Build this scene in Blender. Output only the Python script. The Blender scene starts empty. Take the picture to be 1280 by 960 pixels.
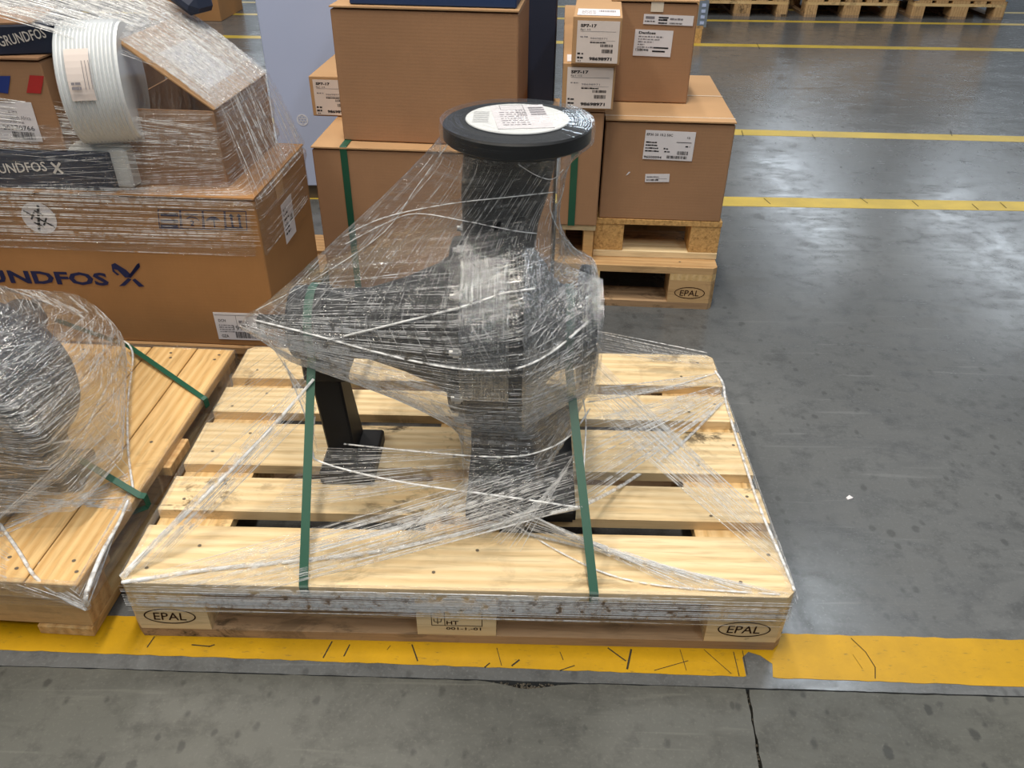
import bpy, bmesh, math, random
from mathutils import Vector, Matrix, Euler
from mathutils.bvhtree import BVHTree

# ------------------------------------------------------------------ camera, world, lights, exposure
SC = bpy.context.scene
COL = SC.collection
R = math.radians
PI = math.pi
FPX = 995.96
CAM_P, CAM_ROLL, CAM_YAW = 0.595766, 0.01142154, 0.01446738
CAM = Vector((0.71048558, -0.9568421, 1.23417394))
CROT = Matrix.Rotation(CAM_YAW, 3, 'Z') @ Matrix.Rotation(PI/2 - CAM_P, 3, 'X') @ Matrix.Rotation(CAM_ROLL, 3, 'Z')
cd = bpy.data.cameras.new('camera')
cam = bpy.data.objects.new('camera', cd)
COL.objects.link(cam)
cam.matrix_world = Matrix.Translation(CAM) @ CROT.to_4x4()
cd.sensor_width = 36.0
cd.lens = FPX / 1280 * 36.0
cd.clip_start = 0.05
cd.clip_end = 200
SC.camera = cam

w = bpy.data.worlds.new('hall_light')
SC.world = w
w.use_nodes = True
wn = w.node_tree.nodes
wn['Background'].inputs[0].default_value = (0.86, 0.93, 1.0, 1)
wn['Background'].inputs[1].default_value = 0.22

def area(name, loc, sx, sy, power, color, target=None):
    l = bpy.data.lights.new(name, 'AREA')
    l.shape = 'RECTANGLE'; l.size = sx; l.size_y = sy
    l.energy = power; l.color = color
    o = bpy.data.objects.new(name, l); COL.objects.link(o)
    o.location = loc
    if target is not None:
        o.rotation_euler = (Vector(target) - Vector(loc)).to_track_quat('-Z', 'Y').to_euler()
    return o

WARM = (1.0, 0.91, 0.78); COOL = (0.80, 0.90, 1.0); NEUT = (1.0, 0.95, 0.87)
# rows of hall lamps under the roof (roof height about 6.5 m)
for (x, y, pw, c) in ((-2.4, -3.6, 60, WARM), (0.5, -3.6, 115, WARM), (3.4, -3.6, 130, COOL),
                      (-2.6, 0.0, 210, WARM), (0.5, 0.0, 320, WARM), (3.6, 0.0, 50, COOL),
                      (-2.6, 4.2, 140, NEUT), (0.5, 4.2, 160, NEUT), (4.0, 4.6, 90, COOL)):
    area('hall_lamp', (x, y, 6.2), 0.35, 2.2, pw, c)
# roof lights further down the hall, mirrored in the polished floor
area('skylight', (8.0, 20.0, 6.6), 1.3, 8.0, 320, COOL)
area('skylight', (11.6, 17.0, 6.6), 1.6, 7.0, 320, COOL)
area('skylight', (2.7, 22.0, 6.6), 0.9, 8.0, 260, COOL)
area('skylight', (-6.5, 20.0, 6.6), 1.6, 8.0, 700, COOL)

SC.view_settings.view_transform = 'Standard'
SC.view_settings.look = 'None'
SC.view_settings.gamma = 1.0
SC.view_settings.exposure = -0.45
SC.view_settings.use_curve_mapping = False
try:
    SC.cycles.transparent_max_bounces = 24
    SC.cycles.max_bounces = 8
except Exception:
    pass

# ------------------------------------------------------------------ back-projection onto real planes
def ray(px, py):
    return CROT @ Vector(((px - 640) / FPX, -(py - 480) / FPX, -1.0))
def fz(px, py, z):
    d = ray(px, py); return CAM + d * ((z - CAM.z) / d.z)
def fy(px, py, Y):
    d = ray(px, py); return CAM + d * ((Y - CAM.y) / d.y)

# ------------------------------------------------------------------ materials
MATS = {}
def srgb(r, g, b):
    f = lambda c: (c/255/12.92) if c/255 <= 0.04045 else ((c/255 + 0.055)/1.055)**2.4
    return (f(r), f(g), f(b), 1)
class NT:
    def __init__(self, name):
        self.m = bpy.data.materials.new(name); self.m.use_nodes = True
        self.t = self.m.node_tree; self.t.nodes.clear()
        self.out = self.n('ShaderNodeOutputMaterial')
    def n(self, typ, **kw):
        o = self.t.nodes.new(typ)
        for k, v in kw.items(): setattr(o, k, v)
        return o
    def l(self, a, b): self.t.links.new(a, b)
    def setin(self, node, key, v):
        if hasattr(v, 'links') or hasattr(v, 'is_output'): self.l(v, node.inputs[key])
        else: node.inputs[key].default_value = v
    def mapping(self, src, scale=(1,1,1), loc=None, rot=None):
        mp = self.n('ShaderNodeMapping'); self.l(src, mp.inputs['Vector'])
        mp.inputs['Scale'].default_value = scale
        if loc is not None: self.setin(mp, 'Location', loc)
        if rot is not None: mp.inputs['Rotation'].default_value = rot
        return mp.outputs[0]
    def noise(self, src, scale=5, detail=3, rough=0.5, dist=0.0):
        o = self.n('ShaderNodeTexNoise'); self.l(src, o.inputs['Vector'])
        o.inputs['Scale'].default_value = scale; o.inputs['Detail'].default_value = detail
        o.inputs['Roughness'].default_value = rough; o.inputs['Distortion'].default_value = dist
        return o.outputs['Fac']
    def ramp(self, src, p0, p1, c0=(0,0,0,1), c1=(1,1,1,1)):
        o = self.n('ShaderNodeValToRGB'); self.l(src, o.inputs[0])
        e = o.color_ramp.elements
        e[0].position = p0; e[0].color = c0; e[1].position = p1; e[1].color = c1
        return o.outputs[0]
    def mix(self, fac, a, b, mode='MIX'):
        o = self.n('ShaderNodeMix', data_type='RGBA', blend_type=mode)
        self.setin(o, 0, fac); self.setin(o, 6, a); self.setin(o, 7, b)
        return o.outputs[2]
    def math(self, op, a, b=0.0, clamp=False):
        o = self.n('ShaderNodeMath', operation=op, use_clamp=clamp)
        self.setin(o, 0, a); self.setin(o, 1, b)
        return o.outputs[0]
    def bump(self, h, strength=0.2, dist=0.002):
        o = self.n('ShaderNodeBump'); self.l(h, o.inputs['Height'])
        o.inputs['Strength'].default_value = strength; o.inputs['Distance'].default_value = dist
        return o.outputs[0]
    def principled(self, color, rough=0.5, metal=0.0, spec=0.5, normal=None, coat=0.0):
        p = self.n('ShaderNodeBsdfPrincipled')
        self.setin(p, 'Base Color', color); self.setin(p, 'Roughness', rough)
        p.inputs['Metallic'].default_value = metal
        p.inputs['Specular IOR Level'].default_value = spec
        p.inputs['Coat Weight'].default_value = coat
        if normal is not None: self.l(normal, p.inputs['Normal'])
        self.l(p.outputs[0], self.out.inputs[0])
        return p
    def obj(self, rand=True):
        tc = self.n('ShaderNodeTexCoord').outputs['Object']
        if not rand: return tc
        oi = self.n('ShaderNodeObjectInfo').outputs['Random']
        v = self.n('ShaderNodeVectorMath', operation='SCALE'); v.inputs[0].default_value = (31.7, 17.3, 23.1)
        self.l(oi, v.inputs['Scale'])
        a = self.n('ShaderNodeVectorMath', operation='ADD'); self.l(tc, a.inputs[0]); self.l(v.outputs[0], a.inputs[1])
        return a.outputs[0]
    def rand(self): return self.n('ShaderNodeObjectInfo').outputs['Random']

def plain(name, rgb, rough=0.5, metal=0.0, spec=0.5, bump=0.0, bscale=80):
    if name in MATS: return MATS[name]
    t = NT(name); nrm = None
    src = t.obj()
    n = t.noise(src, bscale, 3)
    col = t.mix(t.math('MULTIPLY', n, 0.25), srgb(*rgb), srgb(*[c*0.7 for c in rgb]))
    if bump: nrm = t.bump(n, bump, 0.002)
    t.principled(col, rough, metal, spec, nrm)
    MATS[name] = t.m
    return t.m

def wood(name, c_light, c_mid, dirt=0.25, along='X'):
    t = NT(name); src = t.obj()
    sc = {'X': (1.0, 14, 14), 'Y': (14, 1.0, 14), 'Z': (14, 14, 1.0)}[along]
    v = t.mapping(src, sc)
    g = t.noise(v, 2.2, 5, 0.62, 1.2)
    fine = t.noise(t.mapping(src, tuple(s*4.5 for s in sc)), 2.0, 3, 0.6)
    wv = t.n('ShaderNodeTexWave', wave_type='BANDS', bands_direction='Y' if along != 'Y' else 'X')
    t.l(t.mapping(src, {'X': (0.35, 6, 3), 'Y': (6, 0.35, 3), 'Z': (6, 3, 0.35)}[along]), wv.inputs[0])
    wv.inputs['Scale'].default_value = 2.2; wv.inputs['Distortion'].default_value = 7; wv.inputs['Detail'].default_value = 2
    wv.inputs['Detail Scale'].default_value = 0.7
    f = t.math('ADD', t.math('MULTIPLY', g, 0.55), t.math('MULTIPLY', wv.outputs['Fac'], 0.28))
    col = t.mix(t.ramp(f, 0.22, 0.72), srgb(*c_light), srgb(*c_mid))
    col = t.mix(t.math('MULTIPLY', t.ramp(fine, 0.50, 0.68), 0.40), col, srgb(*[c*0.72 for c in c_mid]))
    # knots
    vo = t.n('ShaderNodeTexVoronoi'); t.l(t.mapping(src, {'X': (3, 7, 5), 'Y': (7, 3, 5), 'Z': (5, 7, 3)}[along]), vo.inputs['Vector'])
    vo.inputs['Scale'].default_value = 1.0
    kn = t.ramp(vo.outputs['Distance'], 0.05, 0.10, (1,1,1,1), (0,0,0,1))
    col = t.mix(t.math('MULTIPLY', kn, 0.6), col, srgb(118, 78, 42))
    # per-board tint, handling dirt
    col = t.mix(t.math('MULTIPLY', t.rand(), 0.30), col, srgb(*[c*0.84 for c in c_mid]))
    d = t.noise(t.mapping(src, (1, 1.6, 1)), 9, 6, 0.72, 0.6)
    big = t.noise(src, 2.3, 2)
    dm = t.math('MULTIPLY', t.ramp(d, 0.50, 0.60), t.math('MULTIPLY', t.ramp(big, 0.46, 0.60), dirt))
    col = t.mix(dm, col, srgb(70, 58, 44))
    nrm = t.bump(t.math('ADD', g, t.math('MULTIPLY', fine, 0.5)), 0.25, 0.0015)
    t.principled(col, 0.72, 0, 0.25, nrm)
    return t.m

W_DECK = wood('wood_deck', (240, 219, 178), (216, 184, 134), 0.95)
W_GRIME = wood('wood_grimy', (196, 164, 128), (150, 120, 90), 1.0)
W_DECK_Y = wood('wood_deck_cross', (238, 208, 156), (212, 172, 112), 0.5, 'Y')
W_DARK = wood('wood_underside', (196, 160, 116), (160, 122, 82), 0.9)
W_FRESH = wood('wood_fresh_planks', (238, 204, 148), (208, 160, 96), 0.3, 'Y')
W_FRESH_X = wood('wood_fresh_bearer', (224, 186, 132), (196, 150, 96), 0.4, 'X')

def osb():
    t = NT('chipboard'); src = t.obj()
    vo = t.n('ShaderNodeTexVoronoi'); t.l(src, vo.inputs['Vector']); vo.inputs['Scale'].default_value = 170
    n = t.noise(src, 90, 4, 0.7)
    col = t.mix(t.math('MULTIPLY', vo.outputs['Color'], 0.5), srgb(214, 172, 112), srgb(150, 108, 60))
    col = t.mix(t.ramp(n, 0.5, 0.75), col, srgb(128, 92, 52))
    t.principled(col, 0.85, 0, 0.2, t.bump(n, 0.4, 0.002))
    return t.m
W_CHIP = osb()
W_OLD = wood('wood_aged', (214, 178, 130), (178, 138, 92), 0.9)

def cardboard(name, rgb, dark=0.82):
    t = NT(name); src = t.obj()
    n = t.noise(src, 3.0, 4, 0.6)
    fib = t.noise(t.mapping(src, (60, 60, 6)), 6, 3, 0.6)
    flut = t.n('ShaderNodeTexWave', wave_type='BANDS', bands_direction='Z'); t.l(src, flut.inputs[0])
    flut.inputs['Scale'].default_value = 34; flut.inputs['Distortion'].default_value = 0.6
    col = t.mix(t.ramp(n, 0.35, 0.7), srgb(*rgb), srgb(*[c*dark for c in rgb]))
    col = t.mix(t.math('MULTIPLY', fib, 0.20), col, srgb(*[c*0.72 for c in rgb]))
    col = t.mix(t.math('MULTIPLY', t.rand(), 0.12), col, srgb(*[c*0.8 for c in rgb]))
    h = t.math('ADD', t.math('MULTIPLY', flut.outputs['Fac'], 0.35), n)
    t.principled(col, 0.78, 0, 0.25, t.bump(h, 0.12, 0.0015))
    return t.m
CARD = cardboard('cardboard', (168, 129, 97), 0.92)
CARD_L = cardboard('cardboard_light', (192, 153, 112), 0.92)
CARD_W = cardboard('cardboard_golden', (168, 124, 80), 0.92)
CARD_EDGE = plain('cardboard_edge', (120, 84, 52), 0.9, 0, 0.2)
TAPE = plain('packing_tape', (200, 160, 116), 0.25, 0, 0.5)
TAPE_W = plain('pale_tape', (226, 214, 196), 0.4, 0, 0.4)
PAPER = plain('paper', (226, 222, 226), 0.6, 0, 0.3, 0, 20)
PAPER_W = plain('paper_warm', (228, 216, 210), 0.6, 0, 0.3, 0, 20)
INK = plain('black_ink', (30, 28, 32), 0.7, 0, 0.2)
INK_GREY = plain('grey_ink', (130, 126, 132), 0.7, 0, 0.2)
INK_BLUE = plain('navy_ink', (36, 40, 78), 0.7, 0, 0.2)
INK_WHITE = plain('white_ink', (226, 222, 216), 0.7, 0, 0.2)
INK_BURN = plain('burnt_brand', (58, 36, 24), 0.9, 0, 0.1)
NAVY = plain('navy_carton', (38, 46, 66), 0.6, 0, 0.35)
BLUEBOX = plain('blue_carton', (34, 58, 100), 0.5, 0, 0.4)
BLUESQ = plain('blue_square', (28, 52, 128), 0.6)
REDSQ = plain('red_square', (176, 40, 38), 0.6)
STRAPG = plain('green_strap', (26, 84, 64), 0.35, 0, 0.5)
NAIL = plain('nail', (112, 100, 84), 0.6, 0.2)
STEEL = plain('bolt_steel', (196, 196, 194), 0.3, 0.8)
GALV = plain('galvanized_steel', (170, 182, 196), 0.35, 0.7, 0.5, 0.2, 30)
PANEL = plain('blue_grey_panel', (188, 202, 236), 0.5, 0, 0.4, 0.0, 2)
PANEL_L = plain('panel_emblem', (232, 236, 248), 0.5)
FOAM = plain('white_foam', (214, 216, 214), 0.5, 0, 0.4, 0.1, 60)
DISC = plain('white_cover', (236, 238, 238), 0.35, 0, 0.4)
WALLM = plain('painted_wall', (214, 218, 222), 0.7, 0, 0.3, 0, 2)
GROUT = plain('joint_dirt', (38, 36, 34), 0.95, 0, 0.1, 0.6, 120)
CHIPS = plain('concrete_rubble', (104, 98, 88), 0.95, 0, 0.1, 0.6, 200)
SCUFF = plain('tyre_scuff', (54, 50, 40), 0.8, 0, 0.2)

def cast_iron():
    t = NT('black_cast_iron'); src = t.obj()
    n = t.noise(src, 220, 4, 0.6); b = t.noise(src, 6, 3)
    col = t.mix(t.ramp(b, 0.4, 0.7), srgb(14, 15, 18), srgb(24, 26, 31))
    t.principled(col, 0.5, 0, 0.3, t.bump(n, 0.15, 0.001))
    return t.m
IRON = cast_iron()

def floor_mat(name, base, dark, light, rough0, rough1, spots):
    t = NT(name); src = t.n('ShaderNodeTexCoord').outputs['Object']
    a = t.noise(src, 0.9, 5, 0.6, 0.4); b = t.noise(src, 14, 5, 0.7); c = t.noise(src, 160, 3, 0.6)
    m = t.noise(t.mapping(src, (1, 2.6, 1)), 3.4, 6, 0.7, 1.0)
    col = t.mix(t.ramp(a, 0.35, 0.68), srgb(*base), srgb(*light))
    col = t.mix(t.math('MULTIPLY', t.ramp(m, 0.48, 0.72), 0.55), col, srgb(*dark))
    col = t.mix(t.math('MULTIPLY', t.ramp(b, 0.50, 0.66), 0.5), col, srgb(*[x*0.82 for x in dark]))
    col = t.mix(t.math('MULTIPLY', t.ramp(c, 0.55, 0.72), 0.4), col, srgb(*[x*1.15 for x in light]))
    # short dark dents and marks
    vo = t.n('ShaderNodeTexVoronoi'); t.l(t.mapping(t.mix(0.08, src, t.n('ShaderNodeTexNoise').outputs['Color']), (36, 24, 1)), vo.inputs['Vector'])
    vo.inputs['Scale'].default_value = 1.0
    sel = t.n('ShaderNodeSeparateColor'); t.l(vo.outputs['Color'], sel.inputs[0])
    dm = t.math('MULTIPLY', t.ramp(t.math('ADD', vo.outputs['Distance'], t.math('MULTIPLY', t.math('SUBTRACT', b, 0.5), 1.1)), 0.10, 0.24, (1,1,1,1), (0,0,0,1)), t.math('GREATER_THAN', sel.outputs[0], 0.50))
    col = t.mix(t.math('MULTIPLY', dm, spots), col, srgb(*[x*0.55 for x in dark]))
    # hairline scratches
    s = t.noise(t.mapping(src, (3, 60, 1), rot=(0, 0, 0.5)), 1.0, 2, 0.5, 0.6)
    col = t.mix(t.math('MULTIPLY', t.ramp(s, 0.66, 0.72), 0.25), col, srgb(*[x*1.25 for x in light]))
    rg = t.n('ShaderNodeMapRange'); t.l(t.math('ADD', t.math('MULTIPLY', m, 0.6), t.math('MULTIPLY', b, 0.4)), rg.inputs[0])
    rg.inputs[1].default_value = 0.35; rg.inputs[2].default_value = 0.65
    rg.inputs[3].default_value = rough0; rg.inputs[4].default_value = rough1
    nrm = t.bump(t.math('ADD', t.math('MULTIPLY', b, 0.7), t.math('MULTIPLY', m, 0.4)), 0.06, 0.004)
    t.principled(col, rg.outputs[0], 0, 0.5, nrm)
    return t.m
FLOOR = floor_mat('polished_concrete', (88, 90, 91), (68, 70, 71), (104, 106, 107), 0.13, 0.32, 0.35)
FLOOR_F = floor_mat('worn_concrete', (68, 69, 65), (50, 51, 47), (88, 88, 82), 0.38, 0.58, 0.6)
BASE = plain('slab_bed', (34, 33, 31), 0.95, 0, 0.1, 0.8, 60)

def line_paint(name, rgb, wear):
    t = NT(name); src = t.n('ShaderNodeTexCoord').outputs['Object']
    a = t.noise(src, 5, 5, 0.7); b = t.noise(t.mapping(src, (1, 3, 1)), 40, 4, 0.7); c = t.noise(src, 200, 2)
    col = t.mix(t.ramp(a, 0.35, 0.7), srgb(*rgb), srgb(*[x*0.86 for x in rgb]))
    col = t.mix(t.math('MULTIPLY', t.ramp(b, 0.60, 0.74), wear), col, srgb(84, 76, 44))
    col = t.mix(t.math('MULTIPLY', c, 0.15), col, srgb(*[x*0.7 for x in rgb]))
    t.principled(col, 0.42, 0, 0.5, t.bump(b, 0.2, 0.001))
    return t.m
YEL = line_paint('yellow_paint', (194, 149, 2), 0.75)
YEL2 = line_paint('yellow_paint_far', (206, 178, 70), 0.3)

def film(name, base, stripe, gloss=0.5, rough=0.16, su=3.0, sv=60.0, bstr=0.5, crink=0.35, edge=0.3):
    t = NT(name)
    tc = t.n('ShaderNodeTexCoord'); uv = tc.outputs['UV']; ob = tc.outputs['Object']
    s1 = t.noise(t.mapping(uv, (su, sv, 1)), 1.0, 4, 0.65, 0.25)
    s2 = t.noise(t.mapping(uv, (su*2.3, sv*3.4, 1)), 1.0, 3, 0.6, 0.15)
    big = t.noise(ob, 7, 3, 0.55, 0.5)
    cr = t.noise(ob, 75, 4, 0.65, 0.8)
    h = t.math('ADD', t.math('ADD', s1, t.math('MULTIPLY', s2, 0.5)), t.math('MULTIPLY', cr, crink))
    nrm = t.bump(h, bstr, 0.004)
    lay = t.n('ShaderNodeLayerWeight'); lay.inputs[0].default_value = 0.5; t.l(nrm, lay.inputs['Normal'])
    st = t.math('MULTIPLY', t.ramp(s1, 0.50, 0.70), t.ramp(big, 0.35, 0.65))
    st2 = t.ramp(s2, 0.60, 0.72)
    folds = t.math('ADD', t.math('MULTIPLY', st, 0.6), t.math('MULTIPLY', st2, 0.6))
    milk = t.math('ADD', base, t.math('MULTIPLY', folds, stripe), True)
    gfac = t.math('ADD', gloss*0.045, t.math('MULTIPLY', t.math('POWER', lay.outputs['Facing'], 3.2), edge*1.9))
    gfac = t.math('ADD', gfac, t.math('MULTIPLY', folds, gloss*0.35), True)
    tr = t.n('ShaderNodeBsdfTransparent'); tr.inputs[0].default_value = (0.97, 0.975, 0.98, 1)
    df = t.n('ShaderNodeBsdfDiffuse'); df.inputs[0].default_value = (0.86, 0.87, 0.88, 1)
    gl = t.n('ShaderNodeBsdfGlossy'); gl.inputs['Color'].default_value = (1, 1, 1, 1); gl.inputs['Roughness'].default_value = rough
    t.l(nrm, gl.inputs['Normal']); t.l(nrm, df.inputs['Normal'])
    m1 = t.n('ShaderNodeMixShader'); t.l(milk, m1.inputs[0]); t.l(tr.outputs[0], m1.inputs[1]); t.l(df.outputs[0], m1.inputs[2])
    m2 = t.n('ShaderNodeMixShader'); t.l(gfac, m2.inputs[0]); t.l(m1.outputs[0], m2.inputs[1]); t.l(gl.outputs[0], m2.inputs[2])
    t.l(m2.outputs[0], t.out.inputs[0])
    return t.m
FILM_P = film('film_cover_silvery', 0.03, 0.18, 3.6, 0.14, 2.0, 60, 0.9, 0.5, 0.40)
FILM = film('film_cover_clear', 0.022, 0.15, 1.5, 0.11, 2.0, 90, 0.9, 0.3, 0.40)
FILM_F = film('film_flat_clear', 0.01, 0.02, 0.6, 0.06, 2.0, 6, 0.35, 0.06, 0.25)
FILM_S = film('film_sheet_clear', 0.015, 0.16, 0.7, 0.13, 1.5, 34, 0.7, 0.1, 0.12)
FILM_B = film('film_band_layered', 0.03, 0.24, 0.9, 0.15, 5, 14, 0.8, 0.15, 0.2)
FILM_K = film('film_stack_clear', 0.015, 0.12, 0.9, 0.12, 5, 60, 0.9, 0.35, 0.25)
FILM_T = film('film_top_sheen', 0.12, 0.45, 1.0, 0.15, 3, 46, 1.0, 0.4, 0.3)  # white sheen of the top film is put into its diffuse milk
FILM_C = film('film_crumpled', 0.0, 0.05, 5.0, 0.10, 6, 30, 0.8, 0.6, 0.35)

def strand_mat(name, a, gloss):
    t = NT(name)
    tr = t.n('ShaderNodeBsdfTransparent')
    p = t.n('ShaderNodeBsdfPrincipled'); p.inputs['Base Color'].default_value = (0.88, 0.89, 0.9, 1)
    p.inputs['Roughness'].default_value = gloss; p.inputs['Specular IOR Level'].default_value = 0.8
    n = t.noise(t.n('ShaderNodeTexCoord').outputs['Object'], 60, 2)
    m = t.n('ShaderNodeMixShader'); t.l(t.math('MULTIPLY', t.ramp(n, 0.3, 0.6), a), m.inputs[0])
    t.l(tr.outputs[0], m.inputs[1]); t.l(p.outputs[0], m.inputs[2]); t.l(m.outputs[0], t.out.inputs[0])
    return t.m
STRAND = strand_mat('film_strand', 0.70, 0.2)
STRAND2 = strand_mat('film_fold', 0.48, 0.15)
ROPE = strand_mat('film_rope', 0.80, 0.25)

# ------------------------------------------------------------------ object helpers
def link(name, me, mat=None, parent=None, loc=(0,0,0), rot=(0,0,0), smooth=False):
    o = bpy.data.objects.new(name, me); COL.objects.link(o)
    o.location = loc; o.rotation_euler = rot
    if parent is not None: o.parent = parent
    if mat is not None and len(me.materials) == 0: me.materials.append(mat)
    if smooth:
        for p in me.polygons: p.use_smooth = True
    return o
def mesh(name, verts, faces, mat=None, parent=None, loc=(0,0,0), rot=(0,0,0), smooth=False):
    me = bpy.data.meshes.new(name); me.from_pydata([tuple(v) for v in verts], [], faces); me.update()
    return link(name, me, mat, parent, loc, rot, smooth)
def tag(o, label=None, cat=None, group=None, kind=None):
    if label: o['label'] = label
    if cat: o['category'] = cat
    if group: o['group'] = group
    if kind: o['kind'] = kind
    return o
def thing(name, label, cat, loc=(0,0,0), rz=0.0, group=None):
    o = bpy.data.objects.new(name, None); COL.objects.link(o)
    o.empty_display_size = 0.05
    o.location = loc; o.rotation_euler = (0, 0, rz)
    return tag(o, label, cat, group)
def bm_to(bm, name):
    me = bpy.data.meshes.new(name); bm.to_mesh(me); bm.free(); return me
BOXC = {}
def box_me(sx, sy, sz, bev=0.0, mat=None):
    k = (round(sx,5), round(sy,5), round(sz,5), bev, mat.name if mat else '')
    if k in BOXC: return BOXC[k]
    bm = bmesh.new(); bmesh.ops.create_cube(bm, size=1)
    for v in bm.verts: v.co = Vector((v.co.x*sx, v.co.y*sy, v.co.z*sz))
    if bev > 0: bmesh.ops.bevel(bm, geom=list(bm.edges), offset=bev, segments=1, affect='EDGES')
    me = bm_to(bm, 'box')
    if mat: me.materials.append(mat)
    BOXC[k] = me
    return me
def box(name, x0, x1, y0, y1, z0, z1, mat, parent=None, bev=0.0, rot=(0,0,0)):
    me = box_me(x1-x0, y1-y0, z1-z0, bev, mat)
    return link(name, me, None, parent, ((x0+x1)/2, (y0+y1)/2, (z0+z1)/2), rot)
def add_box(bm, x0, x1, y0, y1, z0, z1, M=None):
    vs = [bm.verts.new((M @ Vector(p)) if M else p) for p in
          ((x0,y0,z0),(x1,y0,z0),(x1,y1,z0),(x0,y1,z0),(x0,y0,z1),(x1,y0,z1),(x1,y1,z1),(x0,y1,z1))]
    for f in ((0,3,2,1),(4,5,6,7),(0,1,5,4),(1,2,6,5),(2,3,7,6),(3,0,4,7)): bm.faces.new([vs[i] for i in f])
def lathe(name, prof, axis, mat, parent=None, loc=(0,0,0), seg=48, smooth=True, closed=True):
    # prof: list of (t, r); axis 'X','Y','Z'
    V = []; F = []
    for (t, r) in prof:
        for k in range(seg):
            a = 2*PI*k/seg; c, s = math.cos(a)*r, math.sin(a)*r
            V.append({'X': (t, c, s), 'Y': (s, t, c), 'Z': (c, s, t)}[axis])
    n = len(prof)
    for i in range(n-1):
        for k in range(seg):
            k2 = (k+1) % seg
            F.append((i*seg+k, i*seg+k2, (i+1)*seg+k2, (i+1)*seg+k))
    if closed:
        F.append(tuple(range(seg-1, -1, -1))); F.append(tuple((n-1)*seg+k for k in range(seg)))
    o = mesh(name, V, F, mat, parent, loc)
    bm = bmesh.new(); bm.from_mesh(o.data); bmesh.ops.recalc_face_normals(bm, faces=bm.faces); bm.to_mesh(o.data); bm.free()
    if smooth:
        for p in o.data.polygons: p.use_smooth = len(p.vertices) == 4
        try: o.data.set_sharp_from_angle(angle=R(35))
        except Exception: pass
    return o
def cat(P, n):
    # Catmull-Rom through points, n steps each
    P = [Vector(p) for p in P]; out = []
    for i in range(len(P)-1):
        p0 = P[max(i-1,0)]; p1 = P[i]; p2 = P[i+1]; p3 = P[min(i+2,len(P)-1)]
        for k in range(n):
            t = k/n
            out.append(0.5*((2*p1)+(p2-p0)*t+(2*p0-5*p1+4*p2-p3)*t*t+(3*p1-p0-3*p2+p3)*t**3))
    out.append(P[-1]); return out
def tube_geo(V, F, pts, rad, sides=5, flat=1.0, rnd=None):
    base = len(V); n = len(pts)
    for i, p in enumerate(pts):
        d = (pts[min(i+1,n-1)] - pts[max(i-1,0)])
        if d.length < 1e-9: d = Vector((1,0,0))
        d.normalize()
        u = d.cross(Vector((0,0,1)))
        if u.length < 1e-3: u = d.cross(Vector((0,1,0)))
        u.normalize(); v = u.cross(d)
        r = rad(i/(n-1)) if callable(rad) else rad
        for k in range(sides):
            a = 2*PI*k/sides
            V.append(p + u*(math.cos(a)*r) + v*(math.sin(a)*r*flat))
    for i in range(n-1):
        for k in range(sides):
            k2 = (k+1) % sides
            F.append((base+i*sides+k, base+i*sides+k2, base+(i+1)*sides+k2, base+(i+1)*sides+k))
def tube(name, pts, rad, mat, parent=None, sides=6, flat=1.0, steps=6):
    V = []; F = []
    tube_geo(V, F, cat(pts, steps) if steps > 1 else [Vector(p) for p in pts], rad, sides, flat)
    return mesh(name, V, F, mat, parent, smooth=True)
def ribbon(name, pts, width, thick, mat, parent=None, wdir=(1,0,0)):
    # flat strap through points, width along wdir
    V = []; F = []; wd = Vector(wdir).normalized()*(width/2); n = len(pts)
    P = [Vector(p) for p in pts]
    for i, p in enumerate(P):
        d = (P[min(i+1,n-1)]-P[max(i-1,0)]).normalized(); nn = d.cross(wd).normalized()*(thick/2)
        V += [p-wd-nn, p+wd-nn, p+wd+nn, p-wd+nn]
    for i in range(n-1):
        for k in range(4):
            k2=(k+1)%4; F.append((i*4+k, i*4+k2, (i+1)*4+k2, (i+1)*4+k))
    F.append((0,1,2,3)); F.append(((n-1)*4+3,(n-1)*4+2,(n-1)*4+1,(n-1)*4))
    o = mesh(name, V, F, mat, parent)
    bm = bmesh.new(); bm.from_mesh(o.data); bmesh.ops.recalc_face_normals(bm, faces=bm.faces); bm.to_mesh(o.data); bm.free()
    return o
def copy_tree(o, parent=None):
    c = o.copy(); COL.objects.link(c)
    if parent is not None: c.parent = parent
    for ch in list(o.children): copy_tree(ch, c)
    return c

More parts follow.
